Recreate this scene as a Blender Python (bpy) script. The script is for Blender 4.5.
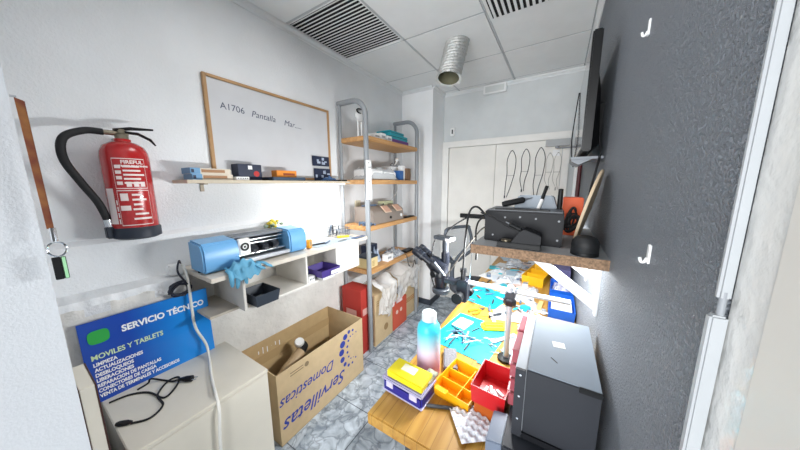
import bpy, bmesh, math, random
from mathutils import Vector, Matrix
for o in list(bpy.data.objects): bpy.data.objects.remove(o)
S = bpy.context.scene
COL = S.collection
rnd = random.Random(7)

# ------------------------------------------------------------ camera, world, lights, exposure
def cam_setup():
    yaw, pit, rol = map(math.radians, (31.95, -9.18, -.255))
    f = Vector((-math.sin(yaw), math.cos(yaw), 0)); r = Vector((math.cos(yaw), math.sin(yaw), 0)); u = Vector((0, 0, 1))
    f2 = f*math.cos(pit)+u*math.sin(pit); u2 = -f*math.sin(pit)+u*math.cos(pit)
    r3 = r*math.cos(rol)+u2*math.sin(rol); u3 = -r*math.sin(rol)+u2*math.cos(rol)
    m = Matrix(((r3.x, u3.x, -f2.x, 0), (r3.y, u3.y, -f2.y, 0), (r3.z, u3.z, -f2.z, 1.5), (0, 0, 0, 1)))
    cd = bpy.data.cameras.new('camera'); cd.sensor_width = 36; cd.lens = 36*253.2/800
    cd.clip_start = .01; cd.clip_end = 60
    c = bpy.data.objects.new('camera', cd); COL.objects.link(c); c.matrix_world = m
    S.camera = c
cam_setup()
S.view_settings.view_transform = 'Standard'; S.view_settings.look = 'None'
S.view_settings.gamma = 1; S.view_settings.use_curve_mapping = False
S.view_settings.exposure = 0.15
W = bpy.data.worlds.new('world'); S.world = W; W.use_nodes = True
bg = W.node_tree.nodes['Background']; bg.inputs[0].default_value = (.93, .97, 1, 1); bg.inputs[1].default_value = .1
def area(name, loc, rot, sx, sy, power, color=(1, 1, 1)):
    l = bpy.data.lights.new(name, 'AREA'); l.shape = 'RECTANGLE'; l.size = sx; l.size_y = sy; l.energy = power; l.color = color
    o = bpy.data.objects.new(name, l); COL.objects.link(o); o.location = loc; o.rotation_euler = [math.radians(a) for a in rot]
    return o
area('ceiling_fill_light', (-.775, .905, 2.545), (0, 0, 0), .56, .56, 5.4, (1, .98, .96))  # added lamp above the view, put in to brighten the room
area('doorway_fill_light', (-.40, -2.0, 1.35), (90, 0, 7), 1.3, 2.0, 98, (.97, .985, 1))  # added fill behind the camera, shining in through the doorway
area('bench_strip_light', (.03, 1.45, 1.235), (0, -28, 0), .05, 1.0, 4.5, (.97, .99, 1))
area('shelf_tube_light', (-.19, 1.25, 1.225), (0, 42, 0), .04, .44, 4.5, (.97, .99, 1))
area('shelf_tube_side_light', (-.195, 1.25, 1.222), (0, 68, 0), .04, .44, 16, (.97, .99, 1))
area('shelf_tube_wall_light', (-.185, 1.25, 1.222), (0, -66, 0), .04, .44, 5, (.97, .99, 1))
area('shelf_strip_light', (-1.50, 1.36, 1.495), (0, 12, 0), .05, .34, 4, (1, 1, 1))

# ------------------------------------------------------------ materials
def hx(h):
    h = h.lstrip('#'); v = [int(h[i:i+2], 16)/255 for i in (0, 2, 4)]
    return tuple((c/12.92 if c <= .04045 else ((c+.055)/1.055)**2.4) for c in v)+(1,)
MATS = {}
def M(name, col='#888888', rough=.5, metal=0, var=0, vscale=8, bump=0, bscale=60, trans=0, alpha=1, emit=0, stretch=None, coat=0, col2=None, spec=None):
    if name in MATS: return MATS[name]
    m = bpy.data.materials.new(name); m.use_nodes = True; nt = m.node_tree; b = nt.nodes['Principled BSDF']
    b.inputs['Base Color'].default_value = hx(col); b.inputs['Roughness'].default_value = rough; b.inputs['Metallic'].default_value = metal
    if trans: b.inputs['Transmission Weight'].default_value = trans; b.inputs['IOR'].default_value = 1.15
    if alpha < 1: b.inputs['Alpha'].default_value = alpha
    if coat: b.inputs['Coat Weight'].default_value = coat
    if spec is not None: b.inputs['Specular IOR Level'].default_value = spec
    if emit: b.inputs['Emission Color'].default_value = hx(col); b.inputs['Emission Strength'].default_value = emit
    co = nt.nodes.new('ShaderNodeTexCoord'); src = co.outputs['Object']
    if stretch:
        mp = nt.nodes.new('ShaderNodeMapping'); mp.inputs['Scale'].default_value = stretch
        nt.links.new(src, mp.inputs['Vector']); src = mp.outputs['Vector']
    n = nt.nodes.new('ShaderNodeTexNoise'); n.inputs['Scale'].default_value = vscale; n.inputs['Detail'].default_value = 5
    nt.links.new(src, n.inputs['Vector'])
    mx = nt.nodes.new('ShaderNodeMix'); mx.data_type = 'RGBA'
    c = hx(col); k = var if var else .03
    mx.inputs['A'].default_value = tuple(max(0, v*(1-k)) for v in c[:3])+(1,)
    mx.inputs['B'].default_value = hx(col2) if col2 else tuple(min(1, v*(1+k)) for v in c[:3])+(1,)
    rp = nt.nodes.new('ShaderNodeMapRange'); rp.inputs['From Min'].default_value = .3; rp.inputs['From Max'].default_value = .7
    nt.links.new(n.outputs['Fac'], rp.inputs['Value']); nt.links.new(rp.outputs['Result'], mx.inputs['Factor'])
    nt.links.new(mx.outputs['Result'], b.inputs['Base Color'])
    if bump:
        n2 = nt.nodes.new('ShaderNodeTexNoise'); n2.inputs['Scale'].default_value = bscale; n2.inputs['Detail'].default_value = 4
        nt.links.new(src, n2.inputs['Vector'])
        bp = nt.nodes.new('ShaderNodeBump'); bp.inputs['Strength'].default_value = bump; bp.inputs['Distance'].default_value = .01
        nt.links.new(n2.outputs['Fac'], bp.inputs['Height']); nt.links.new(bp.outputs['Normal'], b.inputs['Normal'])
    MATS[name] = m
    return m
def nodes(m): return m.node_tree.nodes, m.node_tree.links, m.node_tree.nodes['Principled BSDF']

def floor_material():
    m = bpy.data.materials.new('marbled floor tile'); m.use_nodes = True; N, L, b = nodes(m)
    co = N.new('ShaderNodeTexCoord')
    no = N.new('ShaderNodeTexNoise'); no.inputs['Scale'].default_value = 9; no.inputs['Detail'].default_value = 8; no.inputs['Distortion'].default_value = 1.2
    L.new(co.outputs['Object'], no.inputs['Vector'])
    r1 = N.new('ShaderNodeValToRGB'); e = r1.color_ramp.elements
    e[0].position = .3; e[0].color = hx('#7d8a97'); e[1].position = .68; e[1].color = hx('#d3dde6')
    L.new(no.outputs['Fac'], r1.inputs['Fac'])
    mpv = N.new('ShaderNodeMix'); mpv.data_type = 'VECTOR'; mpv.inputs['Factor'].default_value = .13
    L.new(co.outputs['Object'], mpv.inputs['A']); L.new(no.outputs['Color'], mpv.inputs['B'])
    vo = N.new('ShaderNodeTexVoronoi'); vo.feature = 'DISTANCE_TO_EDGE'; vo.inputs['Scale'].default_value = 11
    L.new(mpv.outputs['Result'], vo.inputs['Vector'])
    r2 = N.new('ShaderNodeValToRGB'); e = r2.color_ramp.elements
    e[0].position = 0; e[0].color = (.10, .13, .17, 1); e[1].position = .10; e[1].color = (1, 1, 1, 1)
    L.new(vo.outputs['Distance'], r2.inputs['Fac'])
    mx = N.new('ShaderNodeMix'); mx.data_type = 'RGBA'; mx.blend_type = 'MULTIPLY'; mx.inputs['Factor'].default_value = .55
    L.new(r1.outputs['Color'], mx.inputs['A']); L.new(r2.outputs['Color'], mx.inputs['B'])
    br = N.new('ShaderNodeTexBrick'); br.offset = 0; br.inputs['Scale'].default_value = 1; br.inputs['Mortar Size'].default_value = .003
    br.inputs['Brick Width'].default_value = .4; br.inputs['Row Height'].default_value = .4
    br.inputs['Color1'].default_value = (1, 1, 1, 1); br.inputs['Color2'].default_value = (.93, .95, .97, 1); br.inputs['Mortar'].default_value = (.2, .22, .25, 1)
    mp = N.new('ShaderNodeMapping'); mp.inputs['Location'].default_value = (.12, .08, 0); L.new(co.outputs['Object'], mp.inputs['Vector']); L.new(mp.outputs['Vector'], br.inputs['Vector'])
    m2 = N.new('ShaderNodeMix'); m2.data_type = 'RGBA'; m2.blend_type = 'MULTIPLY'; m2.inputs['Factor'].default_value = 1
    L.new(mx.outputs['Result'], m2.inputs['A']); L.new(br.outputs['Color'], m2.inputs['B']); L.new(m2.outputs['Result'], b.inputs['Base Color'])
    b.inputs['Roughness'].default_value = .28
    return m
def stucco(name, col, bump, scale, rough=.85, speck=None, var=.05):
    m = M(name, col, rough, var=var, vscale=3)
    N, L, b = nodes(m)
    co = N.new('ShaderNodeTexCoord'); vo = N.new('ShaderNodeTexNoise'); vo.inputs['Scale'].default_value = scale; vo.inputs['Detail'].default_value = 3; vo.inputs['Roughness'].default_value = .55
    L.new(co.outputs['Object'], vo.inputs['Vector'])
    rp = N.new('ShaderNodeValToRGB'); rp.color_ramp.elements[0].position = .42; rp.color_ramp.elements[1].position = .62
    L.new(vo.outputs['Fac'], rp.inputs['Fac'])
    bp = N.new('ShaderNodeBump'); bp.inputs['Strength'].default_value = bump; bp.inputs['Distance'].default_value = .006
    L.new(rp.outputs['Color'], bp.inputs['Height']); L.new(bp.outputs['Normal'], b.inputs['Normal'])
    return m
def wood(name, c1, c2, axis='Y', plank=.045, rough=.4, grain=1.0):
    m = bpy.data.materials.new(name); m.use_nodes = True; N, L, b = nodes(m)
    co = N.new('ShaderNodeTexCoord'); mp = N.new('ShaderNodeMapping')
    sc = {'X': (3, 45, 45), 'Y': (45, 3, 45), 'Z': (45, 45, 3)}[axis]; mp.inputs['Scale'].default_value = sc
    L.new(co.outputs['Object'], mp.inputs['Vector'])
    no = N.new('ShaderNodeTexNoise'); no.inputs['Scale'].default_value = grain; no.inputs['Detail'].default_value = 6; L.new(mp.outputs['Vector'], no.inputs['Vector'])
    rp = N.new('ShaderNodeValToRGB'); e = rp.color_ramp.elements; e[0].position = .3; e[0].color = hx(c1); e[1].position = .72; e[1].color = hx(c2); L.new(no.outputs['Fac'], rp.inputs['Fac'])
    if plank:
        br = N.new('ShaderNodeTexBrick'); br.inputs['Scale'].default_value = 1; br.inputs['Mortar Size'].default_value = .0012; br.inputs['Brick Width'].default_value = .5; br.inputs['Row Height'].default_value = plank
        br.inputs['Color1'].default_value = (1, 1, 1, 1); br.inputs['Color2'].default_value = (.68, .62, .56, 1); br.inputs['Mortar'].default_value = (.45, .4, .35, 1)
        m2 = N.new('ShaderNodeMapping'); m2.inputs['Rotation'].default_value = (0, 0, math.pi/2 if axis == 'Y' else 0)
        L.new(co.outputs['Object'], m2.inputs['Vector']); L.new(m2.outputs['Vector'], br.inputs['Vector'])
        mx = N.new('ShaderNodeMix'); mx.data_type = 'RGBA'; mx.blend_type = 'MULTIPLY'; mx.inputs['Factor'].default_value = .8
        L.new(rp.outputs['Color'], mx.inputs['A']); L.new(br.outputs['Color'], mx.inputs['B']); L.new(mx.outputs['Result'], b.inputs['Base Color'])
    else: L.new(rp.outputs['Color'], b.inputs['Base Color'])
    b.inputs['Roughness'].default_value = rough
    MATS[name] = m
    return m

# ------------------------------------------------------------ mesh builder
def cat(pts, n=6, closed=False):
    P = [Vector(p) for p in pts]; out = []
    m = len(P)
    for i in range(m if closed else m-1):
        if closed: p0, p1, p2, p3 = P[(i-1) % m], P[i], P[(i+1) % m], P[(i+2) % m]
        else: p0, p1, p2, p3 = P[max(i-1, 0)], P[i], P[i+1], P[min(i+2, m-1)]
        for k in range(n):
            t = k/n
            out.append(.5*((2*p1)+(p2-p0)*t+(2*p0-5*p1+4*p2-p3)*t*t+(3*p1-p0-3*p2+p3)*t**3))
    if not closed: out.append(P[-1])
    return out
def rotm(rot): 
    return Matrix.Rotation(math.radians(rot[2]), 3, 'Z') @ Matrix.Rotation(math.radians(rot[1]), 3, 'Y') @ Matrix.Rotation(math.radians(rot[0]), 3, 'X')
class G:
    def __init__(s): s.bm = bmesh.new(); s.mi = 0
    def face(s, vs):
        try:
            f = s.bm.faces.new(vs); f.material_index = s.mi; return f
        except ValueError: return None
    def box(s, a, b): 
        c = [(a[i]+b[i])/2 for i in range(3)]; d = [abs(b[i]-a[i]) for i in range(3)]
        return s.cbox(c, d)
    def cbox(s, c, d, rot=None, taper=1):
        c = Vector(c); R = rotm(rot) if rot else Matrix.Identity(3); v = []
        for z in (-.5, .5):
            k = taper if z > 0 else 1
            for x, y in ((-.5, -.5), (.5, -.5), (.5, .5), (-.5, .5)):
                v.append(s.bm.verts.new(c+R @ Vector((x*d[0]*k, y*d[1]*k, z*d[2]))))
        for q in ((3, 2, 1, 0), (4, 5, 6, 7), (0, 1, 5, 4), (1, 2, 6, 5), (2, 3, 7, 6), (3, 0, 4, 7)): s.face([v[i] for i in q])
        return s
    def hexa(s, low, high):
        v = [s.bm.verts.new(p) for p in list(low)+list(high)]
        for q in ((3, 2, 1, 0), (4, 5, 6, 7), (0, 1, 5, 4), (1, 2, 6, 5), (2, 3, 7, 6), (3, 0, 4, 7)): s.face([v[i] for i in q])
        return s
    def tube(s, pts, r, seg=8, closed=False, flat=1):
        P = [Vector(p) for p in pts]; n = len(P); rings = []
        rr = r if isinstance(r, (list, tuple)) else [r]*n
        up = None
        for i, p in enumerate(P):
            if closed: t = P[(i+1) % n]-P[i-1]
            else: t = P[min(i+1, n-1)]-P[max(i-1, 0)]
            if t.length < 1e-9: t = Vector((0, 0, 1))
            t.normalize()
            if up is None:
                up = Vector((0, 0, 1)) if abs(t.z) < .9 else Vector((1, 0, 0))
            up = (up-t*up.dot(t)); 
            if up.length < 1e-6: up = t.orthogonal()
            up.normalize(); sd = t.cross(up)
            rings.append([s.bm.verts.new(p+(up*math.cos(a)*flat+sd*math.sin(a))*rr[i]) for a in [2*math.pi*k/seg for k in range(seg)]])
        for i in range(n if closed else n-1):
            a, b = rings[i], rings[(i+1) % n]
            for k in range(seg): s.face([a[k], a[(k+1) % seg], b[(k+1) % seg], b[k]])
        if not closed: s.face(rings[0][::-1]); s.face(rings[-1])
        return s
    def cyl(s, p0, p1, r, r2=None, seg=20): return s.tube([p0, p1], [r, r if r2 is None else r2], seg)
    def lathe(s, prof, c=(0, 0, 0), seg=28, axis=(0, 0, 1)):
        c = Vector(c); ax = Vector(axis).normalized(); q = Vector((0, 0, 1)).rotation_difference(ax); rings = []
        for r, z in prof:
            if r < 1e-6: rings.append([s.bm.verts.new(c+q @ Vector((0, 0, z)))])
            else: rings.append([s.bm.verts.new(c+q @ Vector((r*math.cos(2*math.pi*k/seg), r*math.sin(2*math.pi*k/seg), z))) for k in range(seg)])
        for a, b in zip(rings, rings[1:]):
            for k in range(seg):
                k2 = (k+1) % seg
                if len(a) == 1 and len(b) == 1: continue
                if len(a) == 1: s.face([a[0], b[k2], b[k]])
                elif len(b) == 1: s.face([a[k], a[k2], b[0]])
                else: s.face([a[k], a[k2], b[k2], b[k]])
        return s
    def prism(s, pts, vec):
        vec = Vector(vec); a = [s.bm.verts.new(Vector(p)) for p in pts]; b = [s.bm.verts.new(Vector(p)+vec) for p in pts]
        s.face(a[::-1]); s.face(b); n = len(a)
        for i in range(n): s.face([a[i], a[(i+1) % n], b[(i+1) % n], b[i]])
        return s
    def grid(s, fn, nu, nv, closed_u=False):
        V = [[s.bm.verts.new(fn(i/nu, j/nv)) for j in range(nv+1)] for i in range(nu+(0 if closed_u else 1))]
        m = len(V)
        for i in range(m if closed_u else m-1):
            for j in range(nv): s.face([V[i][j], V[(i+1) % m][j], V[(i+1) % m][j+1], V[i][j+1]])
        return s
    def ball(s, c, r, seg=14, sc=(1, 1, 1)):
        c = Vector(c); n = seg//2
        pr = [(math.sin(math.pi*i/n)*r, -math.cos(math.pi*i/n)*r) for i in range(n+1)]
        k0 = len(s.bm.verts); s.bm.verts.ensure_lookup_table()
        s.lathe([(max(a, 0), b) for a, b in pr], (0, 0, 0), seg); s.bm.verts.ensure_lookup_table()
        for v in list(s.bm.verts)[k0:]: v.co = Vector((v.co.x*sc[0], v.co.y*sc[1], v.co.z*sc[2]))+c
        return s
    def tray(s, c, d, t=.002, rot=0, taper=1.12):
        # open bin: centre of base c, outer base d (x, y, height), walls of thickness t
        R = Matrix.Rotation(math.radians(rot), 3, 'Z'); c = Vector(c)
        def ring(k, z, off): return [s.bm.verts.new(c+R @ Vector((sx*(d[0]/2*k-off), sy*(d[1]/2*k-off), z))) for sx, sy in ((-1, -1), (1, -1), (1, 1), (-1, 1))]
        r = [ring(1, 0, 0), ring(taper, d[2], 0), ring(taper, d[2], t), ring(1, t, t)]
        s.face(r[0][::-1])
        for a, b in zip(r, r[1:]):
            for i in range(4): s.face([a[i], a[(i+1) % 4], b[(i+1) % 4], b[i]])
        s.face(r[3]); return s
    def add_text(s, body, origin, right, up, size, ext=.0008, bold=0, shear=0, align='LEFT', space=1):
        cu = bpy.data.curves.new('t', 'FONT'); cu.body = body; cu.size = size; cu.extrude = ext; cu.offset = bold; cu.shear = shear; cu.align_x = align; cu.space_character = space; cu.resolution_u = 3
        ob = bpy.data.objects.new('t', cu); COL.objects.link(ob); bpy.context.view_layer.update()
        me = bpy.data.meshes.new_from_object(ob.evaluated_get(bpy.context.evaluated_depsgraph_get()))
        R, U = Vector(right), Vector(up); Nn = R.cross(U)
        mt = Matrix(((R.x, U.x, Nn.x, origin[0]), (R.y, U.y, Nn.y, origin[1]), (R.z, U.z, Nn.z, origin[2]), (0, 0, 0, 1)))
        me.transform(mt)
        k = len(s.bm.faces); s.bm.from_mesh(me); s.bm.faces.ensure_lookup_table()
        for f in list(s.bm.faces)[k:]: f.material_index = s.mi
        bpy.data.objects.remove(ob); bpy.data.curves.remove(cu); bpy.data.meshes.remove(me); return s
    def obj(s, name, mats, bevel=0, smooth=35, parent=None, off=(0, 0, 0)):
        bmesh.ops.recalc_face_normals(s.bm, faces=s.bm.faces[:])
        if bevel:
            es = [e for e in s.bm.edges if len(e.link_faces) == 2 and e.calc_face_angle(0) > .6]
            bmesh.ops.bevel(s.bm, geom=es, offset=bevel, segments=2, affect='EDGES', clamp_overlap=True)
        me = bpy.data.meshes.new(name); 
        for v in s.bm.verts: v.co -= Vector(off)
        s.bm.to_mesh(me); s.bm.free()
        for m in (mats if isinstance(mats, (list, tuple)) else [mats]): me.materials.append(m)
        if smooth:
            for p in me.polygons: p.use_smooth = True
            me.set_sharp_from_angle(angle=math.radians(smooth))
        o = bpy.data.objects.new(name, me); COL.objects.link(o)
        if parent: o.parent = parent
        return o
def tag(o, label, cat, group=None):
    o['label'] = label; o['category'] = cat
    if group: o['group'] = group
    return o
def thing(name, loc, label, cat, group=None):
    o = bpy.data.objects.new(name, None); COL.objects.link(o); o.location = loc; o.empty_display_size = .05
    return tag(o, label, cat, group)
def part(t, name, g, mats, bevel=0, smooth=35, local=False, parent=None):
    # g is written in world coordinates (or about the thing's base with local=True)
    return g.obj(name, mats, bevel, smooth, parent or t, (0, 0, 0) if local else t.location)
def solo(name, g, mats, label, cat, bevel=0, smooth=35, group=None, loc=None, rotz=0, kind=None):
    # one-mesh thing; world coordinates, origin moved to loc (or local coordinates when loc and rotz are given)
    o = g.obj(name, mats, bevel, smooth)
    if loc is not None: o.location = loc; o.rotation_euler = (0, 0, math.radians(rotz))
    if kind: o['kind'] = kind
    return tag(o, label, cat, group)
def struct(name, g, mats, bevel=0, parent=None, smooth=35):
    o = g.obj(name, mats, bevel, smooth, parent); o['kind'] = 'structure'; return o
def dup(root, loc=None, rotz=None, label=None):
    r = root.copy(); COL.objects.link(r)
    if loc is not None: r.location = loc
    if rotz is not None: r.rotation_euler = (0, 0, math.radians(rotz))
    if label: r['label'] = label
    for ch in list(root.children):
        c = ch.copy(); COL.objects.link(c); c.parent = r
        for gch in list(ch.children):
            d = gch.copy(); COL.objects.link(d); d.parent = c
    return r

# ------------------------------------------------------------ shared materials
white_wall = stucco('white stucco wall', '#e6e8ea', .2, 110)
dark_wall = stucco('dark grey stucco wall', '#7d838b', .9, 210, rough=.55)
pillar_m = stucco('bright white stucco', '#f7f8f9', .2, 110)
jamb_m = stucco('off white stucco', '#c8ccd1', .1, 160)
plaster = stucco('grey bare plaster', '#e3e1dc', .4, 22, var=.16)
ceil_m = M('ceiling tile', '#eff0f0', .8, var=.02)
gap_m = M('ceiling joint grey', '#6d7073', .8)
wood_shelf = wood('beech shelf wood', '#b58552', '#cfa06a', 'Y', 0, .5)
bench_wood = wood('oak worktop', '#a3742c', '#c79d4c', 'Y', .042, .38)
chip = M('chipboard edge', '#8a6f57', .8, var=.45, vscale=160)
greylam = M('grey laminate', '#8f9193', .45, var=.03)
white_lam = M('white laminate', '#e6e4df', .45)
cream_lam = M('cream laminate', '#dcd6c8', .5)
kraft = M('kraft cardboard', '#cdb48d', .85, var=.05, vscale=20)
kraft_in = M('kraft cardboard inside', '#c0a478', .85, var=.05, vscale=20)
blackp = M('black plastic', '#101214', .5, spec=.3)
softblack = M('soft black rubber', '#101114', .7)
darkp = M('charcoal plastic', '#111318', .5, spec=.25)
whitep = M('white plastic', '#eceded', .4)
greyp = M('grey plastic', '#8e9297', .5)
steel = M('brushed steel', '#b8bcc2', .3, metal=1)
greytube = M('grey painted steel tube', '#8f9397', .4, var=.05)
chrome = M('chrome', '#d9dce0', .12, metal=1)
ink = M('marker ink', '#30333c', .7)
# ============================================================ SETTING
XL, XR, YP, YD, ZC, ZH = -1.66, .137, 2.72, 3.05, 2.56, 1.27
g = G(); g.box((XL-.3, -1.6, -.1), (XR+.6, YD+.2, 0)); struct('floor', g, floor_material())
g = G(); g.box((XL-.15, -.3, 0), (XL, YD+.2, ZC+.1)); struct('wall_left', g, white_wall)
g = G(); g.prism([(XL, 0, 0), (-1.64, 0, 0), (-1.64, 0, 1.255), (XL, 0, 1.275)], (0, 1.6, 0))
o = struct('trim_1', g, white_wall); o.location.y = .046
# lower ledge with a broken plaster edge, the sign stands in front of it
g = G()
prof = [(XL+.021, .06)]
def ledge_fn(u, v):
    y = .047+u*.41
    n = .004*math.sin(u*23)+.003*math.sin(u*51+1)
    path = [(-1.639, 1.062), (-1.53+n*.6, 1.058+n*.4), (-1.522+n, 1.03+n), (-1.535, .99), (-1.535, 0)]
    k = v*4; i = min(int(k), 3); t = k-i
    return Vector((path[i][0]+(path[i+1][0]-path[i][0])*t, y, path[i][1]+(path[i+1][1]-path[i][1])*t))
g.grid(ledge_fn, 60, 4); g.box((-1.639, .047, 0), (-1.545, .455, 1.0))
for f in g.bm.faces: f.material_index = 1 if f.calc_center_median().z > 1.02+.02*math.sin(f.calc_center_median().y*30) else 0
struct('trim_2', g, [plaster, white_wall])
g = G(); g.box((-1.6395, .46, 0), (-1.632, 1.63, 1.04)); struct('wall_plaster', g, plaster)
g = G(); g.box((XL, YP, 0), (-1.262, YD+.2, ZC+.1)); struct('wall_pillar', g, pillar_m)
g = G(); g.box((-1.262, YD, 0), (XR+.2, YD+.2, ZC+.1)); struct('wall_back', g, M('cool white paint', '#d3d7d8', .8))
g = G(); g.box((XR, .352, 0), (XR+.15, YD+.2, ZC+.1)); struct('wall_right', g, dark_wall)
g = G(); g.box((XL-.2, -.35, 0), (-.95, .0455, ZC+.1)); struct('wall_front', g, jamb_m)
# suspended ceiling: separate tiles with shadow joints under a backing
g = G(); xs = [XL+.001, -1.07, -.48, .11, XR]; ys = [-.57, .02, .61, 1.20, 1.79, 2.38, 2.97, YD]
g.mi = 1; g.box((XL-.1, -1.6, ZC+.014), (XR+.4, YD+.1, ZC+.05)); g.mi = 0
tiles_skip = {(0, 3), (1, 2)}
for i in range(4):
    for j in range(7):
        if (i, j) in tiles_skip: continue
        x0, x1, y0, y1 = xs[i], xs[i+1], ys[j], ys[j+1]
        c = .009
        if i == 0 and y0 > YP: x0 = -1.262
        if i == 0 and y0 < YP < y1:
            g.box((-1.262, YP+.002, ZC), (x1-c, y1-c, ZC+.016)); y1 = YP+.002
        g.box((x0+c, y0+c, ZC), (x1-c, y1-c, ZC+.016))
struct('ceiling', g, [ceil_m, gap_m])
g = G()
for x in (-1.07, -.48, .11): g.box((x-.006, -.5, ZC+.0015), (x+.006, YD-.05, ZC+.013))
for y in (1.20, 1.79, 2.38, 2.97): g.box((XL+.02, y-.006, ZC+.0015), (XR-.02, y+.006, ZC+.013))
struct('trim_3', g, M('ceiling grid white', '#c3c6c8', .6))
# cornice along left wall, pillar and back wall
g = G()
def corn(p, q, n):
    p, q, n = Vector(p), Vector(q), Vector(n)
    pr = [(0, 0), (.028, 0), (.024, -.012), (.010, -.022), (.006, -.035), (0, -.035)]
    a = [p+n*u+Vector((0, 0, w)) for u, w in pr]; g.prism(a, q-p)
corn((XL, .05, ZC-.001), (XL, YP, ZC-.001), (1, 0, 0)); corn((XL, YP, ZC-.001), (-1.262, YP, ZC-.001), (0, -1, 0))
corn((-1.262, YP, ZC-.001), (-1.262, YD, ZC-.001), (1, 0, 0)); corn((-1.262, YD, ZC-.001), (XR, YD, ZC-.001), (0, -1, 0)); corn((XR, .36, ZC-.001), (XR, YD, ZC-.001), (-1, 0, 0))
struct('trim_4', g, M('cornice white', '#e2e4e5', .7))
g = G(); g.box((-1.63, YP-.012, 0), (-1.25, YP, .07)); g.box((-1.262, YP, 0), (-1.25, YD, .07)); struct('baseboard_back', g, M('dark skirting', '#3a414c', .5))
# large white double door across the back wall
door_m = M('door white paint', '#e9e7e1', .5)
doorf = M('door frame paint', '#ebeae6', .5)
g = G()
g.box((-1.26, YD-.035, 0), (-1.18, YD, 1.93)); g.box((-1.26, YD-.035, 1.93), (.06, YD, 2.0)); g.box((.0, YD-.035, 0), (.06, YD, 1.93))
d = struct('door_1', g, doorf, bevel=.003)
g = G(); g.box((-1.174, YD-.022, .01), (-.632, YD-.001, 1.925)); struct('door_leaf', g, door_m, bevel=.003, parent=d)
g = G(); g.box((-.628, YD-.022, .01), (-.006, YD-.001, 1.925)); struct('door_leaf', g, door_m, bevel=.003, parent=d)
g = G(); g.box((-1.0, YD-.07, 1.095), (-.30, YD-.045, 1.145))
for x in (-.97, -.33): g.box((x-.02, YD-.046, 1.10), (x+.02, YD-.022, 1.14))
struct('push_bar', g, blackp, bevel=.004, parent=d)
# right-hand door: white casing, hinge pin, glossy leaf swung open beside the camera
g = G(); g.box((.1335, .345, 1.392), (.1425, .352, ZC)); struct('trim_5', g, M('casing white', '#a9adb0', .4), bevel=.002)
g = G(); g.box((.1305, .342, 0), (.1425, .352, 1.377)); struct('trim_6', g, MATS['casing white'], bevel=.002)
gloss = M('glossy white door paint', '#d6d6d3', .07, bump=.5, bscale=30, coat=.3)
g = G(); g.hexa([(.143, .351, .01), (.19, .351, .01), (.24, -.55, .01), (.20, -.55, .01)], [(.143, .351, 2.5), (.19, .351, 2.5), (.24, -.55, 2.5), (.20, -.55, 2.5)])
d2 = struct('door_2', g, gloss, bevel=.004)
g = G(); g.hexa([(.1445, .307, .01), (.150, .307, .01), (.154, .25, .01), (.1485, .25, .01)], [(.1445, .307, 2.5), (.150, .307, 2.5), (.154, .25, 2.5), (.1485, .25, 2.5)]); struct('door_stile', g, M('door stile paint', '#cfccc5', .35), bevel=.002, parent=d2)
g = G(); g.cyl((.138, .3475, 1.37), (.138, .3475, 1.40), .0028, seg=14); struct('hinge_pin', g, greyp, parent=d2)

# ============================================================ LEFT WALL
# whiteboard
t = thing('whiteboard', (XL, 1.108, 1.535), 'whiteboard with thin wooden frame and a handwritten line on left wall', 'whiteboard')
g = G(); g.box((XL+.002, .68, 1.54), (XL+.012, 1.536, 2.085)); part(t, 'board', g, M('whiteboard enamel', '#cdced1', .3))
g = G()
for a, b in (((.672, 1.535), (.690, 2.09)), ((1.526, 1.535), (1.544, 2.09)), ((.690, 2.074), (1.526, 2.09)), ((.690, 1.535), (1.526, 1.550))): g.box((XL+.001, a[0], a[1]), (XL+.02, b[0], b[1]))
part(t, 'frame', g, M('whiteboard frame wood', '#b08a5f', .5, var=.1), bevel=.002)
for s_, y_, z_, h_, sh_ in (('A1706', .745, 1.925, .050, 0), ('Pantalla', .915, 1.916, .052, .25), ('Mar.....', 1.135, 1.905, .052, .25)):
    g = G(); g.add_text(s_, (XL+.0125, y_, z_), (0, 1, -.03), (0, 0, 1), h_, ext=.0002, bold=0, shear=sh_); part(t, 'handwriting', g, M('faded marker ink', '#50566a', .7), smooth=0)
# wall shelf
t = thing('wall_shelf', (XL, .5, 1.508), 'long pale wooden wall shelf under the whiteboard', 'shelf')
g = G(); g.box((XL, .492, 1.508), (-1.475, 1.585, 1.525)); part(t, 'board', g, M('pale shelf laminate', '#c6b9a4', .5, var=.08), bevel=.002)
for y in (.615, 1.45):
    g = G(); g.box((XL, y-.009, 1.465), (XL+.006, y+.009, 1.508)); g.box((XL, y-.009, 1.502), (-1.60, y+.009, 1.508)); part(t, 'bracket', g, M('beige bracket', '#a79d8a', .5), bevel=.001)
g = G(); g.box((-1.55, 1.18, 1.498), (-1.49, 1.54, 1.508)); part(t, 'light_strip', g, M('lit strip', '#ffffff', .4, emit=2.5))
ZS = 1.525
def carton(name, lo, hi, mat, label, cat='box', extra=None, rotz=0, bevel=.0015, group=None):
    c = ((lo[0]+hi[0])/2, (lo[1]+hi[1])/2, lo[2]); w = [hi[i]-lo[i] for i in range(3)]
    t = thing(name, c, label, cat, group)
    g = G(); g.cbox((0, 0, w[2]/2), w); part(t, 'body', g, mat, bevel=bevel, local=True)
    if extra: extra(t, w)
    t.rotation_euler.z = math.radians(rotz)
    return t
beige = M('beige card', '#d8cfbf', .7); tan = M('tan print', '#a8805f', .7); sky = M('light blue print', '#6f9dc4', .6); navy = M('navy card', '#1d2740', .5); red = M('signal red', '#b41d1e', .45)
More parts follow.
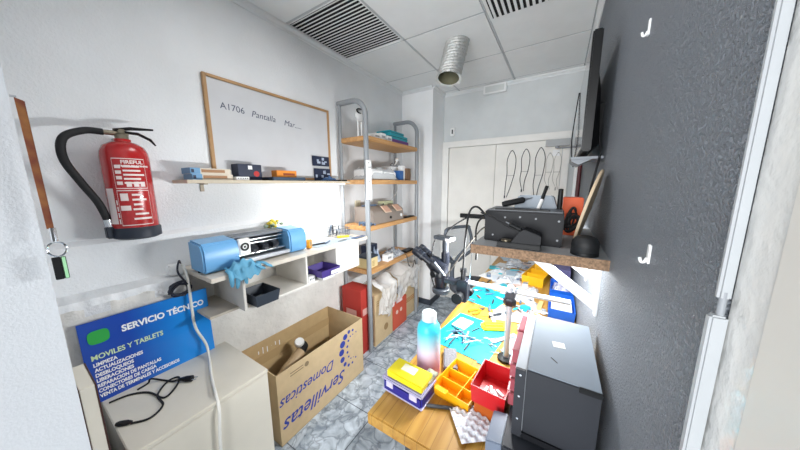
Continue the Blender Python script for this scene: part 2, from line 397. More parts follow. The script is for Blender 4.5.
def phonebox(t, w):
    g = G(); g.box((w[0]/2-.001, -w[1]/2+.045, .008), (w[0]/2+.0012, w[1]/2-.03, w[2]-.006)); part(t, 'printed_panel', g, tan, local=True)
    g = G(); g.box((-w[0]/2-.001, -w[1]/2-.001, -0.0+.001), (w[0]/2+.0015, -w[1]/2+.040, w[2]+.0008)); part(t, 'blue_end', g, sky, local=True)
    g = G(); g.box((w[0]/2+.001, -w[1]/2+.002, .006), (w[0]/2+.002, -w[1]/2+.014, w[2]-.006)); part(t, 'seal', g, navy, local=True)
carton('phone_box', (-1.63, .533, ZS), (-1.525, .717, ZS+.029), beige, 'lower of two long beige and blue boxes stacked at left shelf end', extra=phonebox)
carton('phone_box', (-1.632, .528, ZS+.0295), (-1.527, .709, ZS+.0585), beige, 'upper of two long beige and blue boxes stacked at left shelf end', extra=phonebox)
def dots(t, w):
    g = G()
    for k in range(5): g.box((w[0]/2-.0005, -w[1]/2+.008+k*.012, w[2]*.4), (w[0]/2+.0006, -w[1]/2+.014+k*.012, w[2]*.7))
    part(t, 'print', g, ink, local=True)
carton('small_carton', (-1.565, .721, ZS), (-1.50, .79, ZS+.019), whitep, 'small flat white carton in front of navy box on wall shelf', extra=dots)
def navyx(t, w):
    g = G(); g.box((w[0]/2-.0005, -.012, w[2]-.03), (w[0]/2+.0008, .012, w[2]-.008)); part(t, 'label', g, whitep, local=True)
    g = G(); g.lathe([(0, 0), (.017, 0), (.017, .0012), (.011, .0014), (0, .001)], (w[0]/2, .035, .04), 16, (1, 0, 0)); part(t, 'red_emblem', g, red, local=True)
carton('product_box', (-1.645, .768, ZS), (-1.61+.04, .905, ZS+.095), navy, 'navy blue box with white label and red mark on wall shelf', extra=navyx)
t = thing('tablet', (-1.57, 1.05, ZS), 'dark slate tablet lying flat under the orange box', 'tablet')
g = G(); g.box((-1.63, .925, ZS), (-1.49, 1.165, ZS+.022)); part(t, 'body', g, M('slate blue plastic', '#33465a', .4), bevel=.004)
g = G(); g.box((-1.60, .90, ZS), (-1.53, .924, ZS+.012)); part(t, 'flap', g, blackp, bevel=.003)
def orx(t, w):
    g = G(); g.box((w[0]/2-.0005, -w[1]/2+.045, .012), (w[0]/2+.0008, w[1]/2-.015, .026)); part(t, 'printed_band', g, M('brown print', '#8a3d12', .6), local=True)
carton('parts_box', (-1.60, .985, ZS+.023), (-1.54, 1.13, ZS+.066), M('orange card', '#e0892c', .6), 'small orange box on top of the dark tablet, wall shelf', extra=orx)
def card(y0, y1, z0, z1, lab, hint):
    t = thing('photo_card', (XL, (y0+y1)/2, z0), lab, 'card')
    g = G(); g.box((XL+.021, y0, z0), (XL+.026, y1, z1)); part(t, 'sheet', g, navy)
    g = G(); r = random.Random(hint)
    for k in range(6):
        y = y0+.01+r.random()*(y1-y0-.04); z = z0+.01+r.random()*(z1-z0-.035); g.box((XL+.0255, y, z), (XL+.0268, y+.012+.02*r.random(), z+.008+.018*r.random()))
    part(t, 'print', g, M('card print', '#aeb9cc', .5))
card(1.35, 1.515, 1.645, 1.72, 'dark blue picture card on the right end of whiteboard, upper one', 3)
card(1.36, 1.525, 1.53, 1.625, 'slate blue picture card standing on wall shelf below another card', 5)
t = thing('cloth', (-1.58, 1.47, ZS), 'crumpled blue rag at right end of wall shelf', 'cloth')
g = G(); r = random.Random(4)
H = {}
def rag(u, v, c=(-1.575, 1.455, ZS), a=.05, b=.075, h=.05, sd=4.):
    x = (u-.5)*2; y = (v-.5)*2; e = max(0, 1-(x*x+y*y)**.5*.95)
    return Vector((c[0]+x*a, c[1]+y*b, c[2]+.002+h*e*(.6+.4*math.sin(u*17+sd)*math.sin(v*13+sd*2))+.006*abs(math.sin(u*9+v*21))))
g.grid(rag, 16, 16); part(t, 'fold', g, M('slate cloth', '#40608a', .8))
g = G(); g.box((-1.57, 1.50, ZS), (-1.50, 1.58, ZS+.012)); g.cyl((-1.55, 1.49, ZS+.006), (-1.55, 1.40, ZS+.004), .004, seg=8); solo('screwdriver', g, blackp, 'flat black tool at right end of the wall shelf beside rack', 'tool', bevel=.002)

# fire extinguisher
ec = Vector((-1.570, .322, 1.272))
t = thing('fire_extinguisher', ec, 'red fire extinguisher with black hose hung on left white wall', 'fire extinguisher')
er = .074
g = G(); g.lathe([(er*.98, .045), (er, .05), (er, .345), (er*.97, .365), (er*.84, .388), (er*.55, .403), (.026, .408), (.026, .418), (0, .418)], ec, 40); part(t, 'tank', g, M('extinguisher red', '#b01a1c', .25, coat=.5))
g = G(); g.lathe([(0, 0), (er*.85, 0), (er*1.05, .008), (er*1.06, .045), (er*1.0, .052), (0, .052)], ec, 40); part(t, 'base_ring', g, M('blue black rubber', '#1b2433', .5))
g = G(); g.lathe([(.0, .416), (.021, .416), (.021, .436), (.015, .442), (.015, .458), (0, .458)], ec, 20)
g.cyl(ec+Vector((.0, -.055, .44)), ec+Vector((0, .02, .44)), .010, seg=12); part(t, 'valve', g, M('brass grey', '#8b8271', .35, metal=.8))
g = G(); 
g.tube([ec+Vector((0, -.02, .452)), ec+Vector((0, .03, .465)), ec+Vector((.01, .10, .470))], [.013, .015, .008], 8, flat=.5); part(t, 'upper_lever', g, blackp)
g = G(); g.tube([ec+Vector((0, -.01, .448)), ec+Vector((.005, .05, .446)), ec+Vector((.012, .085, .425)), ec+Vector((.015, .10, .402))], [.011, .013, .012, .006], 8, flat=.5); part(t, 'lower_lever', g, blackp)
g = G(); hp = cat([ec+Vector((.0, -.05, .44)), ec+Vector((0.0, -.10, .437)), ec+Vector((.02, -.155, .40)), ec+Vector((.035, -.165, .325)), ec+Vector((.03, -.135, .24)), ec+Vector((.015, -.10, .16)), ec+Vector((.005, -.082, .085))], 8); g.tube(hp, .0125, 12); part(t, 'hose', g, softblack)
g = G(); g.cyl(ec+Vector((.005, -.083, .09)), ec+Vector((.004, -.08, .06)), .014, seg=12); part(t, 'hose_tip', g, chrome)
g = G(); g.cbox(ec+Vector((.002, -.08, .035)), (.035, .028, .05)); part(t, 'hose_clip', g, MATS['blue black rubber'], bevel=.004)
# printed label wraps the tank
def curved(a0, a1, z0, z1, rr): 
    return lambda u, v: Vector((ec.x+rr*math.cos(a0+(a1-a0)*u), ec.y+rr*math.sin(a0+(a1-a0)*u), ec.z+z0+(z1-z0)*v))
AC = math.atan2(-ec.y, -ec.x)   # angle towards the doorway
g = G(); lw = M('label white print', '#e9d9d6', .4)
for a0, a1, z0, z1 in ((-.55, .75, .333, .336), (-.55, .75, .214, .217), (-.55, .75, .205, .208), (-.55, .75, .062, .065), (-.56, -.545, .214, .336), (.75, .765, .214, .336), (-.56, -.545, .062, .208), (.75, .765, .062, .208)): g.grid(curved(AC+a0, AC+a1, z0, z1, er+.0012), 16, 1)
r = random.Random(11)
for k in range(5):
    z = .30-.0165*k
    g.grid(curved(AC-.18, AC+.30+.4*r.random(), z, z+.007, er+.0012), 10, 1)
for k in range(3):
    g.grid(curved(AC-.12+.28*k, AC+.08+.28*k, .222, .242, er+.0012), 5, 1)
for k in range(4): g.grid(curved(AC-.48, AC-.25, .23+.022*k, .243+.022*k, er+.0012), 4, 1)
for k in range(6):
    z = .185-.02*k
    g.grid(curved(AC-.05+.1*r.random(), AC+.35+.38*r.random(), z, z+.008, er+.0012), 10, 1)
g.grid(curved(AC-.45, AC-.14, .165, .195, er+.0012), 5, 1); g.grid(curved(AC-.5, AC-.1, .125, .145, er+.0012), 5, 1)
for k in range(4): g.grid(curved(AC-.66, AC-.60, .07+.026*k, .09+.026*k, er+.0012), 2, 1)
g.grid(curved(AC-1.15, AC-.72, .07, .215, er+.0011), 6, 1)
part(t, 'printed_label', g, lw)
def wrap_text(body, size, a0, z0, name):
    g = G(); g.add_text(body, (0, 0, 0), (1, 0, 0), (0, 1, 0), size, ext=.0001, bold=.0006)
    for v in g.bm.verts:
        a = AC+a0+v.co.x/er; z = z0+v.co.y; v.co = Vector((ec.x+(er+.0013+v.co.z)*math.cos(a), ec.y+(er+.0013+v.co.z)*math.sin(a), ec.z+z))
    part(t, name, g, lw, smooth=0)
wrap_text('FIREFUL', .019, -.22, .315, 'lettering'); wrap_text('EXTINTOR DE INCENDIOS', .0085, -.42, .305-.002, 'lettering')
g = G(); g.cbox((XL+.014, .322, 1.66), (.028, .05, .03)); g.cbox((XL+.004, .322, 1.6), (.008, .03, .2)); part(t, 'wall_bracket', g, steel, bevel=.002)
# lanyard on the front wall
lx, ly = -.925, .0560
t = thing('lanyard', (lx, .0455, 1.67), 'red and gold patterned lanyard with key ring hanging at left doorway edge', 'lanyard')
g = G(); g.cyl((lx, .0455, 1.674), (lx, .053, 1.674), .002, seg=8); part(t, 'nail', g, steel)
lan = M('red gold woven ribbon', '#6e1d1a', .7, var=.3, vscale=30, col2='#8a5a2c')
g = G()
for dy, dx in ((0, 0), (.002, -.006)): g.prism([(lx+dx, ly+dy-.006, 1.672), (lx+dx, ly+dy+.004, 1.668), (lx+dx, ly+dy+.005, 1.41), (lx+dx, ly+dy-.003, 1.408)], (.0016, 0, 0))
part(t, 'strap', g, lan)
g = G(); g.tube([(lx+.004, ly+.004+.013*math.cos(a), 1.363+.016*math.sin(a)) for a in [k*math.pi/8 for k in range(16)]], .0018, 6, closed=True); part(t, 'key_ring', g, chrome)
g = G(); g.cyl((lx, ly+.004, 1.41), (lx, ly+.004, 1.38), .005, seg=10); part(t, 'clip', g, chrome)
g = G(); g.mi = 0; g.box((lx-.002, ly-.006, 1.295), (lx+.006, ly+.006, 1.345)); g.mi = 1; g.box((lx-.002, ly+.0062, 1.295), (lx+.006, ly+.013, 1.345)); part(t, 'tag', g, [blackp, M('green tag', '#9fd6a6', .5)], bevel=.001)
g = G(); g.cbox((XL+.006, .765, 1.205), (.012, .03, .03)); solo('wall_sensor', g, blackp, 'tiny black square fitting on the wall behind the blue cutter', 'wall fitting', bevel=.003)

# ============================================================ DESK WITH CUBBIES
ZD = 1.08
t = thing('wall_desk', (-1.47, 1.0, .87), 'narrow white worktop with open cubbyholes along left wall', 'desk')
g = G(); g.box((-1.631, .47, 1.058), (-1.295, 1.575, ZD)); part(t, 'worktop', g, M('worktop laminate', '#d8d0c3', .4, var=.04), bevel=.002)
cub = M('cubby white panel', '#e3dfd8', .5, var=.03)
g = G()
g.box((-1.63, .60, .865), (-1.30, 1.47, .878))
for y in (.60, .975, 1.23, 1.457): g.box((-1.63, y, .878), (-1.30, y+.013, 1.057))
part(t, 'cubby_frame', g, cub, bevel=.001)
g = G(); g.box((-1.63, .47, .865), (-1.36, .599, .877)); part(t, 'side_shelf', g, M('raw side panel', '#bdb5a8', .7, var=.12))
g = G(); g.box((-1.315, 1.244, .879), (-1.305, 1.456, 1.056)); fp = part(t, 'front_panel', g, M('pale printed panel', '#d5d8da', .5, var=.08, vscale=40))
for k in range(5):
    z = .89+.034*k
    g = G(); g.box((-1.3052, 1.255, z), (-1.3035, 1.445, z+.022)); part(t, 'drawer_strip', g, M('frosted strip', '#e0e3e6', .3), parent=fp)
tr = M('dark slate bin', '#343c47', .45); vio = M('violet bin', '#4b3a86', .45)
t = thing('storage_tray', (-1.335, .70, .878), 'dark grey open bin in left cubbyhole under the cutter', 'bin')
g = G(); g.tray((0, 0, 0), (.145, .115, .062), .003, 0, 1.14); part(t, 'bin', g, tr, local=True)
g = G(); g.cbox((0, .01, .012), (.06, .05, .012), (0, 0, 20)); part(t, 'contents', g, greyp, local=True)
t = thing('storage_tray', (-1.325, 1.125, .878), 'violet open bin sticking out of middle cubbyhole', 'bin')
g = G(); g.tray((0, 0, .022), (.15, .14, .05), .003, 0, 1.15); part(t, 'bin', g, vio, local=True)
g = G(); g.cbox((.088, 0.03, .045), (.003, .07, .026), (0, 7, 0)); part(t, 'label', g, whitep, local=True)
g = G(); g.cbox((0, 0, .008+.003), (.12, .10, .022)); part(t, 'packet', g, whitep, local=True)
carton('small_carton', (-1.355, .995, .878), (-1.305, 1.045, .915), whitep, 'small white carton beside violet bin in cubbyhole', extra=dots)

# blue film cutter
t = thing('film_cutter', (-1.44, .74, ZD), 'light blue and silver desktop film cutting plotter on the wall desk', 'cutting machine')
blu = M('light blue shell', '#6aa6d6', .35)
def shell(y0, y1):
    g = G(); pr = [(-1.52, 0), (-1.375, 0), (-1.366, .02), (-1.366, .10), (-1.385, .142), (-1.52, .150)]
    g.prism([(x, y0, ZD+.004+z) for x, z in pr], (0, y1-y0, 0)); return g
part(t, 'left_housing', shell(.475, .635), blu, bevel=.008); part(t, 'right_housing', shell(.925, 1.045), blu, bevel=.008)
g = G(); g.box((-1.52, .636, ZD+.004), (-1.40, .924, ZD+.03)); g.box((-1.52, .636, ZD+.03), (-1.49, .924, ZD+.15)); g.box((-1.49, .636, ZD+.135), (-1.43, .924, ZD+.148)); part(t, 'chassis', g, M('plotter grey', '#5d646d', .4), bevel=.002)
g = G(); g.box((-1.40, .636, ZD+.012), (-1.368, .924, ZD+.032)); part(t, 'feed_lip', g, steel, bevel=.004)
for z, x, rr in ((.118, -1.435, .007), (.095, -1.45, .008), (.045, -1.42, .010)):
    g = G(); g.cyl((x, .637, ZD+z), (x, .923, ZD+z), rr, seg=14); part(t, 'roller', g, chrome)
for y in (.735, .80, .865):
    g = G(); g.cbox((-1.44, y, ZD+.07), (.05, .036, .035), (0, 20, 0)); g.cbox((-1.425, y, ZD+.054), (.03, .02, .02)); part(t, 'pinch_wheel', g, M('dark pinch block', '#272c33', .4), bevel=.002)
g = G(); g.box((-1.40, .637, ZD+.06), (-1.372, .695, ZD+.142)); hd = part(t, 'control_panel', g, whitep, bevel=.004)
g = G(); g.lathe([(.012, 0), (.022, 0), (.022, .002), (.012, .002), (.012, 0)], (-1.3715, .665, ZD+.10), 20, (1, 0, 0)); g.cbox((-1.371, .665, ZD+.10), (.002, .010, .010)); part(t, 'dial', g, blackp, parent=hd)
for y in (.49, 1.03):
    g = G(); g.cyl((-1.45, y, ZD), (-1.45, y, ZD+.005), .012, seg=12); part(t, 'foot', g, softblack)
# blue glove draped over the desk edge
t = thing('work_glove', (-1.31, .60, ZD), 'crumpled light blue rubber glove draped over the desk edge below cutter', 'glove')
gm = M('blue nitrile glove', '#5fa3c4', .55, var=.1)
g = G()
def glv(u, v):
    x = (u-.5)*2; y = (v-.5)*2
    X = -1.314+.05*x*(1-.2*y*y); Y = .62+.075*y
    Z = ZD+.012+.028*(1-x*x)*(1-y*y)*(1+.5*math.sin(u*19+v*7))+.008*math.sin(v*23+u*5)
    if X > -1.293: Z -= (X+1.293)*1.6
    return Vector((X, Y, max(Z, ZD+.002) if X < -1.294 else Z))
g.grid(glv, 22, 22); part(t, 'palm', g, gm, smooth=60)
for k, (dy, l, s) in enumerate(((-.06, .07, .1), (-.03, .085, -.2), (.0, .075, .3), (.045, .05, .8), (.085, .06, 1.4))):
    p = Vector((-1.29, .605+dy, ZD+.008)); 
    if k < 3: pts = [p+Vector((-.02, 0, .008)), p+Vector((.006, 0, 0)), p+Vector((.012, .01*s, -l*.5)), p+Vector((.008, .03*s, -l))]
    else: pts = [p+Vector((-.03, 0, .01)), p+Vector((.0, .02, .008)), p+Vector((.012, .035, -.006)), p+Vector((.012, .06, -.022))]
    g = G(); g.tube(cat(pts, 5), [.011]*10+[.011, .0105, .010, .009, .007, .003], 8, flat=.6); part(t, 'finger', g, gm, smooth=60)
# things along the desk behind and right of the cutter
t = thing('flower_pot', (-1.595, .965, ZD), 'small pot of yellow and white flowers behind the cutter', 'plant')
g = G(); g.lathe([(0, 0), (.03, 0), (.038, .12), (.034, .12), (.03, .01), (0, .008)], t.location, 18); part(t, 'pot', g, M('pale pot', '#cfd3cd', .5))
g = G(); gl = G(); r = random.Random(2)
for k in range(26):
    a = r.random()*6.28; q = r.random()*.05; c = t.location+Vector((q*math.cos(a)*.7, q*math.sin(a)*1.3, .135+.055*r.random()))
    (g if k % 2 else gl).ball(c, .010+.006*r.random(), 8, (1, 1, .7))
part(t, 'blossom', g, M('yellow petals', '#dcc437', .6)); part(t, 'leaves', gl, M('grey green leaves', '#93a38c', .7))
t = thing('spray_bottle', (-1.585, 1.38, ZD), 'clear plastic bottle standing at the back of the desk', 'bottle')
g = G(); g.lathe([(0, 0), (.034, 0), (.036, .01), (.036, .10), (.014, .13), (.014, .15), (0, .15)], t.location, 20); part(t, 'body', g, M('clear bottle', '#dfe6ea', .15, alpha=.45))
g = G(); g.lathe([(0, .15), (.017, .15), (.017, .172), (0, .172)], t.location, 16); part(t, 'cap', g, whitep)
t = thing('white_carton', (-1.565, 1.2, ZD), 'low white carton at the back of desk beside clear bottle', 'box')
g = G(); g.box((-1.625, 1.13, ZD), (-1.52, 1.31, ZD+.075)); part(t, 'body', g, whitep, bevel=.002); g = G(); g.box((-1.5205, 1.16, ZD+.03), (-1.519, 1.24, ZD+.05)); part(t, 'print', g, M('faint print', '#c7cbd2', .5))
t = thing('wire_basket', (-1.53, 1.475, ZD), 'grey wire basket full of tools at far end of desk', 'basket')
g = G(); x0, x1, y0, y1 = -1.60, -1.47, 1.40, 1.555
for z in (.004, .035, .066): g.tube([(x0, y0, ZD+z), (x1, y0, ZD+z), (x1, y1, ZD+z), (x0, y1, ZD+z)], .0022, 6, closed=True)
for k in range(7):
    y = y0+(y1-y0)*k/6
    for x in (x0, x1): g.cyl((x, y, ZD+.002), (x, y, ZD+.068), .0014, seg=6)
    g.cyl((x0, y, ZD+.004), (x1, y, ZD+.004), .0014, seg=6)
for k in range(1, 6):
    x = x0+(x1-x0)*k/6
    for y in (y0, y1): g.cyl((x, y, ZD+.002), (x, y, ZD+.068), .0014, seg=6)
part(t, 'wire_frame', g, M('grey wire', '#6c727a', .4, metal=.5))
toolm = [M('tool blue grey', '#5a6f88', .4), M('tool dark', '#2c3036', .5), steel]
for k in range(6):
    p = Vector((-1.585+.018*k, 1.44+.02*(k % 4), ZD+.008)); q = p+Vector((.02*math.sin(k*2), .02*math.cos(k*3), .085))
    g = G(); g.tube([p, (p+q)/2, q], [.004, .007, .004], 8); solo('hand_tool', g, toolm[k % 3], 'hand tool standing in the grey wire basket on desk', 'tool', group='tools in the wire basket')
t = thing('tape_roll', (-1.385, 1.075, ZD), 'orange tape roll standing right beside the blue cutter', 'tape')
g = G(); g.lathe([(.018, -.012), (.030, -.012), (.030, .012), (.018, .012), (.018, -.012)], t.location+Vector((0, .0, .030)), 24, (.8, .5, 0)); part(t, 'roll', g, M('orange tape', '#e39a22', .5))
g = G(); g.lathe([(.014, -.0125), (.0178, -.0125), (.0178, .0125), (.014, .0125), (.014, -.0125)], t.location+Vector((0, 0, .030)), 20, (.8, .5, 0)); part(t, 'core', g, kraft)
g = G(); g.box((-1.47, 1.10, ZD), (-1.33, 1.50, ZD+.003)); solo('cutting_mat', g, M('grey blue mat', '#97a4ad', .6, var=.08), 'thin grey blue mat lying on the right half of the wall desk', 'mat')
def pen(name, a, b, r, mat, label, cat='tool', tip=None, group=None):
    a, b = Vector(a), Vector(b); t = thing(name, (a+b)/2, label, cat, group)
    g = G(); g.tube([a, a+(b-a)*.1, a+(b-a)*.7, a+(b-a)*.75], [r*.8, r, r, r*.6], 10); part(t, 'handle', g, mat)
    g = G(); g.tube([a+(b-a)*.75, b], [r*.45, r*.2], 8); part(t, 'tip', g, tip or steel); return t
zt = ZD+.003
pen('precision_knife', (-1.41, 1.12, zt+.006), (-1.38, 1.25, zt+.006), .0055, toolm[1], 'dark handled knife on grey mat next to the orange tape')
pen('precision_knife', (-1.37, 1.20, zt+.006), (-1.43, 1.31, zt+.006), .0055, toolm[0], 'blue grey knife on the grey mat left of yellow tool')
pen('box_cutter', (-1.45, 1.39, zt+.009), (-1.38, 1.50, zt+.009), .009, M('yellow tool', '#e3c230', .5), 'yellow box cutter on the grey mat before wire basket')
g = G(); g.box((-1.35, 1.44, zt), (-1.31, 1.57, zt+.005)); solo('phone', g, M('blue glass', '#4f6f93', .2), 'slim blue phone on the desk corner beside rack post', 'phone', bevel=.002)
pen('tweezers', (-1.345, 1.30, zt+.004), (-1.35, 1.42, zt+.004), .004, steel, 'steel tweezers near front edge of wall desk')
# ============================================================ METAL RACK
RF, RB, RY0, RY1 = -1.335, -1.622, 1.635, 2.49
t = thing('shelving_rack', (-1.48, 2.06, 0), 'tall grey tube rack with four wooden shelves in the far left corner', 'rack')
for y in (RY0, RY1):
    arc = [(RF, y, 0), (RF, y, 1.0), (RF, y, 2.03)]+[(RF-.13+.13*math.cos(a), y, 2.03+.13*math.sin(a)) for a in [math.pi/2*k/8 for k in range(1, 9)]]+[(RB-.004, y, 2.16)]
    g = G(); g.tube(arc, .021, 14); part(t, 'front_post', g, greytube, smooth=60)
    g = G(); g.cyl((RB+.010, y, 0), (RB+.010, y, 2.15), .015, seg=12); part(t, 'back_post', g, greytube)
for z in (1.845, 1.5, 1.108, .722):
    g = G(); g.box((RB, RY0-.005, z), (RF+.013, RY1+.005, z+.038)); part(t, 'shelf_board', g, wood_shelf, bevel=.003)
g = G(); g.box((RF+.0135, RY0-.030, 1.375), (RF+.026, RY0+.030, 1.69)); pl = part(t, 'fixing_plate', g, whitep, bevel=.002)
g = G()
for z, y in ((1.67, -.005), (1.635, -.014), (1.635, .0), (1.635, .014), (1.52, .0), (1.40, .0)): g.cyl((RF+.0255, RY0+y, z), (RF+.027, RY0+y, z), .004, seg=10)
part(t, 'screw', g, ink, parent=pl)
Z1, Z2, Z3, Z4 = 1.883, 1.538, 1.146, .760
# top shelf
teal = M('teal plastic', '#1fa0b0', .45); purple = M('purple card', '#7b4b9c', .5)
t = thing('webcam_stand', (-1.45, 1.70, Z1), 'white two legged stand with black ring standing on top rack shelf', 'stand')
for y in (-.022, .022):
    g = G(); g.cyl(Vector((-1.45, 1.70+y, Z1)), Vector((-1.45, 1.70+y, Z1+.13)), .007, seg=10); part(t, 'leg', g, whitep)
g = G(); g.ball((-1.45, 1.70, Z1+.175), .046, 18, (.6, 1, 1)); part(t, 'head', g, whitep)
g = G(); g.tube([(-1.43, 1.70+.055*math.cos(a), Z1+.205+.018*math.sin(a)) for a in [k*math.pi/10 for k in range(20)]], .006, 8, closed=True); part(t, 'ring', g, blackp)
g = G(); g.box((-1.49, 1.66, Z1), (-1.41, 1.74, Z1+.008)); part(t, 'base', g, whitep, bevel=.002)
def caseb(t, w):
    g = G(); g.box((-w[0]/2-.002, -w[1]/2-.002, w[2]*.45), (w[0]/2+.002, w[1]/2+.002, w[2]*.55)); part(t, 'seam', g, blackp, local=True)
carton('plastic_case', (-1.60, 2.10, Z1), (-1.40, 2.42, Z1+.05), purple, 'purple flat box under the teal cases on the top rack shelf')
carton('plastic_case', (-1.60, 2.08, Z1+.0505), (-1.40, 2.40, Z1+.095), teal, 'lower teal flat case stacked on the purple box, top rack shelf', extra=caseb)
carton('plastic_case', (-1.58, 2.10, Z1+.0975), (-1.42, 2.36, Z1+.13), teal, 'upper teal flat case of the pile on the top rack shelf', extra=caseb)
for k, (y, h, l) in enumerate(((1.80, .05, 'white packet nearest the ringed stand on top rack shelf'), (1.89, .065, 'taller middle white packet on the top rack shelf'), (1.985, .055, 'white packet next to the purple and teal cases'))):
    carton('white_packet', (-1.45, y, Z1), (-1.37, y+.075, Z1+h), whitep, l, extra=dots)
# second shelf
filmm = M('cloudy plastic film', '#d5dade', .2, alpha=.55)
t = thing('wrapped_bundle', (-1.46, 1.92, Z2), 'white packages wrapped in cloudy plastic film on second rack shelf', 'package')
for y0, y1, h in ((1.73, 1.91, .09), (1.915, 2.13, .08)):
    g = G(); g.box((-1.57, y0, Z2), (-1.37, y1, Z2+h)); part(t, 'package', g, whitep, bevel=.01)
g = G(); g.grid(lambda u, v: Vector((-1.58+.225*u, 1.715+.43*v, Z2+.005+min(1, 9*u*(1-u))*min(1, 9*v*(1-v))*(.10+.008*math.sin(u*31+v*17)))), 20, 26); part(t, 'film', g, filmm, smooth=60)
carton('spray_can_box', (-1.44, 2.20, Z2), (-1.37, 2.27, Z2+.095), M('mid blue card', '#2c5f9e', .5), 'blue upright box on second rack shelf beside wrapped bundle')
carton('brown_carton', (-1.44, 2.33, Z2), (-1.37, 2.42, Z2+.125), M('brown card', '#7a5f4a', .8), 'brown carton at the right end of the second rack shelf')
carton('white_carton', (-1.58, 2.18, Z2), (-1.46, 2.44, Z2+.14), whitep, 'large white carton at the back of second rack shelf')
carton('white_carton', (-1.44, 2.274, Z2), (-1.385, 2.325, Z2+.15), whitep, 'slim white carton between the blue and brown boxes')
t = thing('desk_fan', (-1.50, 2.30, Z2+.14), 'small white gadget with wire arm on top of white carton', 'gadget')
g = G(); g.box((-1.53, 2.26, Z2+.14), (-1.47, 2.34, Z2+.155)); part(t, 'base', g, greyp, bevel=.003)
g = G(); g.cyl((-1.50, 2.30, Z2+.155), (-1.48, 2.32, Z2+.20), .008); g.ball((-1.48, 2.32, Z2+.215), .022, 12); part(t, 'head', g, whitep)
g = G(); g.tube(cat([(-1.50, 2.28, Z2+.155), (-1.47, 2.22, Z2+.175), (-1.46, 2.16, Z2+.15)], 5), .003, 6); part(t, 'wire', g, ink)
# third shelf
t = thing('label_machine', (-1.45, 1.98, Z3), 'grey bench machine with two tilted beige flaps on third rack shelf', 'machine')
mg = M('machine taupe', '#8a8078', .5)
g = G(); g.prism([(-1.58, 1.74, Z3), (-1.35, 1.74, Z3), (-1.36, 1.74, Z3+.11), (-1.42, 1.74, Z3+.15), (-1.58, 1.74, Z3+.15)], (0, .50, 0)); part(t, 'body', g, mg, bevel=.004)
for y in (1.93, 2.12):
    g = G(); g.cbox((-1.355, y, Z3+.125), (.085, .10, .006), (0, 42, 0)); fl_ = part(t, 'flap', g, M('beige flap', '#d0b9a2', .6), bevel=.001)
    g = G(); g.cbox((-1.353, y, Z3+.129), (.07, .085, .003), (0, 42, 0)); part(t, 'pad', g, M('pink pad', '#c29a86', .6), parent=fl_)
g = G(); g.cyl((-1.358, 2.0, Z3+.04), (-1.345, 2.0, Z3+.04), .012); part(t, 'knob', g, blackp)
g = G(); g.cyl((-1.356, 2.19, Z3+.045), (-1.346, 2.19, Z3+.045), .016); part(t, 'indicator', g, whitep)
pen('hand_tool', (-1.52, 1.78, Z3+.158), (-1.45, 1.98, Z3+.158), .009, toolm[0], 'blue grey hand tool on top of the taupe machine, nearer')
pen('hand_tool', (-1.50, 2.18, Z3+.158), (-1.47, 2.0, Z3+.158), .008, toolm[1], 'dark hand tool on top of the taupe machine, farther')
carton('small_carton', (-1.55, 2.06, Z3+.1505), (-1.47, 2.22, Z3+.185), M('pale green card', '#bdbf9c', .6), 'small pale green carton on the taupe machine')
t = thing('tool_pile', (-1.40, 1.675, Z3), 'small heap of blue grey clips at the near end of third rack shelf', 'clips')
g = G(); r = random.Random(5)
for k in range(16): g.cbox((-1.46+.13*r.random(), 1.665+.07*r.random(), Z3+.006+.014*r.random()), (.05, .012, .011), (r.uniform(-12, 12), r.uniform(-12, 12), r.uniform(0, 180)))
part(t, 'clips', g, toolm[0])['kind'] = 'stuff'
g = G(); g.box((-1.40, 2.28, Z3), (-1.345, 2.46, Z3+.012)); solo('phone', g, blackp, 'black phone lying flat at the far end of third rack shelf', 'phone', bevel=.002)
# fourth shelf
def lidx(t, w):
    g = G(); g.box((-w[0]/2-.002, -w[1]/2-.002, w[2]-.004), (w[0]/2+.002, w[1]/2+.002, w[2]+.012)); part(t, 'lid', g, M('dark lid', '#26303f', .5), local=True)
    g = G()
    for k in range(4): g.box((w[0]/2-.0005, -.012, .014+k*.013), (w[0]/2+.0006, .02, .022+k*.013))
    part(t, 'print', g, M('print tan', '#b59d6b', .6), local=True)
carton('cream_carton', (-1.50, 1.66, Z4), (-1.365, 1.80, Z4+.095), M('cream card', '#dfcb98', .7), 'cream carton with dark lid at near end of lowest rack shelf', extra=lidx)
carton('white_carton', (-1.41, 1.93, Z4), (-1.345, 2.03, Z4+.065), whitep, 'small white carton at front edge of lowest rack shelf', extra=dots)
carton('navy_carton', (-1.60, 1.84, Z4), (-1.52, 2.00, Z4+.15), navy, 'tall navy carton at the back of the lowest rack shelf')
t = thing('parts_bag', (-1.47, 1.90, Z4), 'blue and white plastic bag of parts on lowest rack shelf', 'bag')
def bagfn(c, a, b, h, sd):
    def f(u, v):
        x = (u-.5)*2; y = (v-.5)*2; e = max(0, 1-max(abs(x), abs(y))**3)
        return Vector((c[0]+a*x, c[1]+b*y, c[2]+.002+e*h*(.72+.28*math.sin(u*13+sd)*math.cos(v*11+sd*1.7)+.14*math.sin(u*37+v*29+sd))))
    return f
g = G(); g.grid(bagfn((-1.46, 1.875, Z4), .045, .05, .14, 1), 20, 20); part(t, 'bag', g, M('blue white bag', '#5c7fae', .35, var=.4, vscale=22, col2='#c9d4e2'), smooth=60)
t = thing('parts_bag', (-1.45, 2.17, Z4), 'grey bag of spare parts and wires right of white carton, lowest rack shelf', 'bag')
g = G(); g.grid(bagfn((-1.44, 2.16, Z4), .08, .11, .085, 3), 24, 24); part(t, 'bag', g, M('grey mixed bag', '#77839a', .4, var=.6, vscale=40, col2='#d3d7dc'), smooth=60)
g = G(); g.box((-1.42, 2.29, Z4), (-1.35, 2.46, Z4+.022)); solo('keyboard', g, blackp, 'dark slim device at far end of the lowest rack shelf', 'device', bevel=.004)
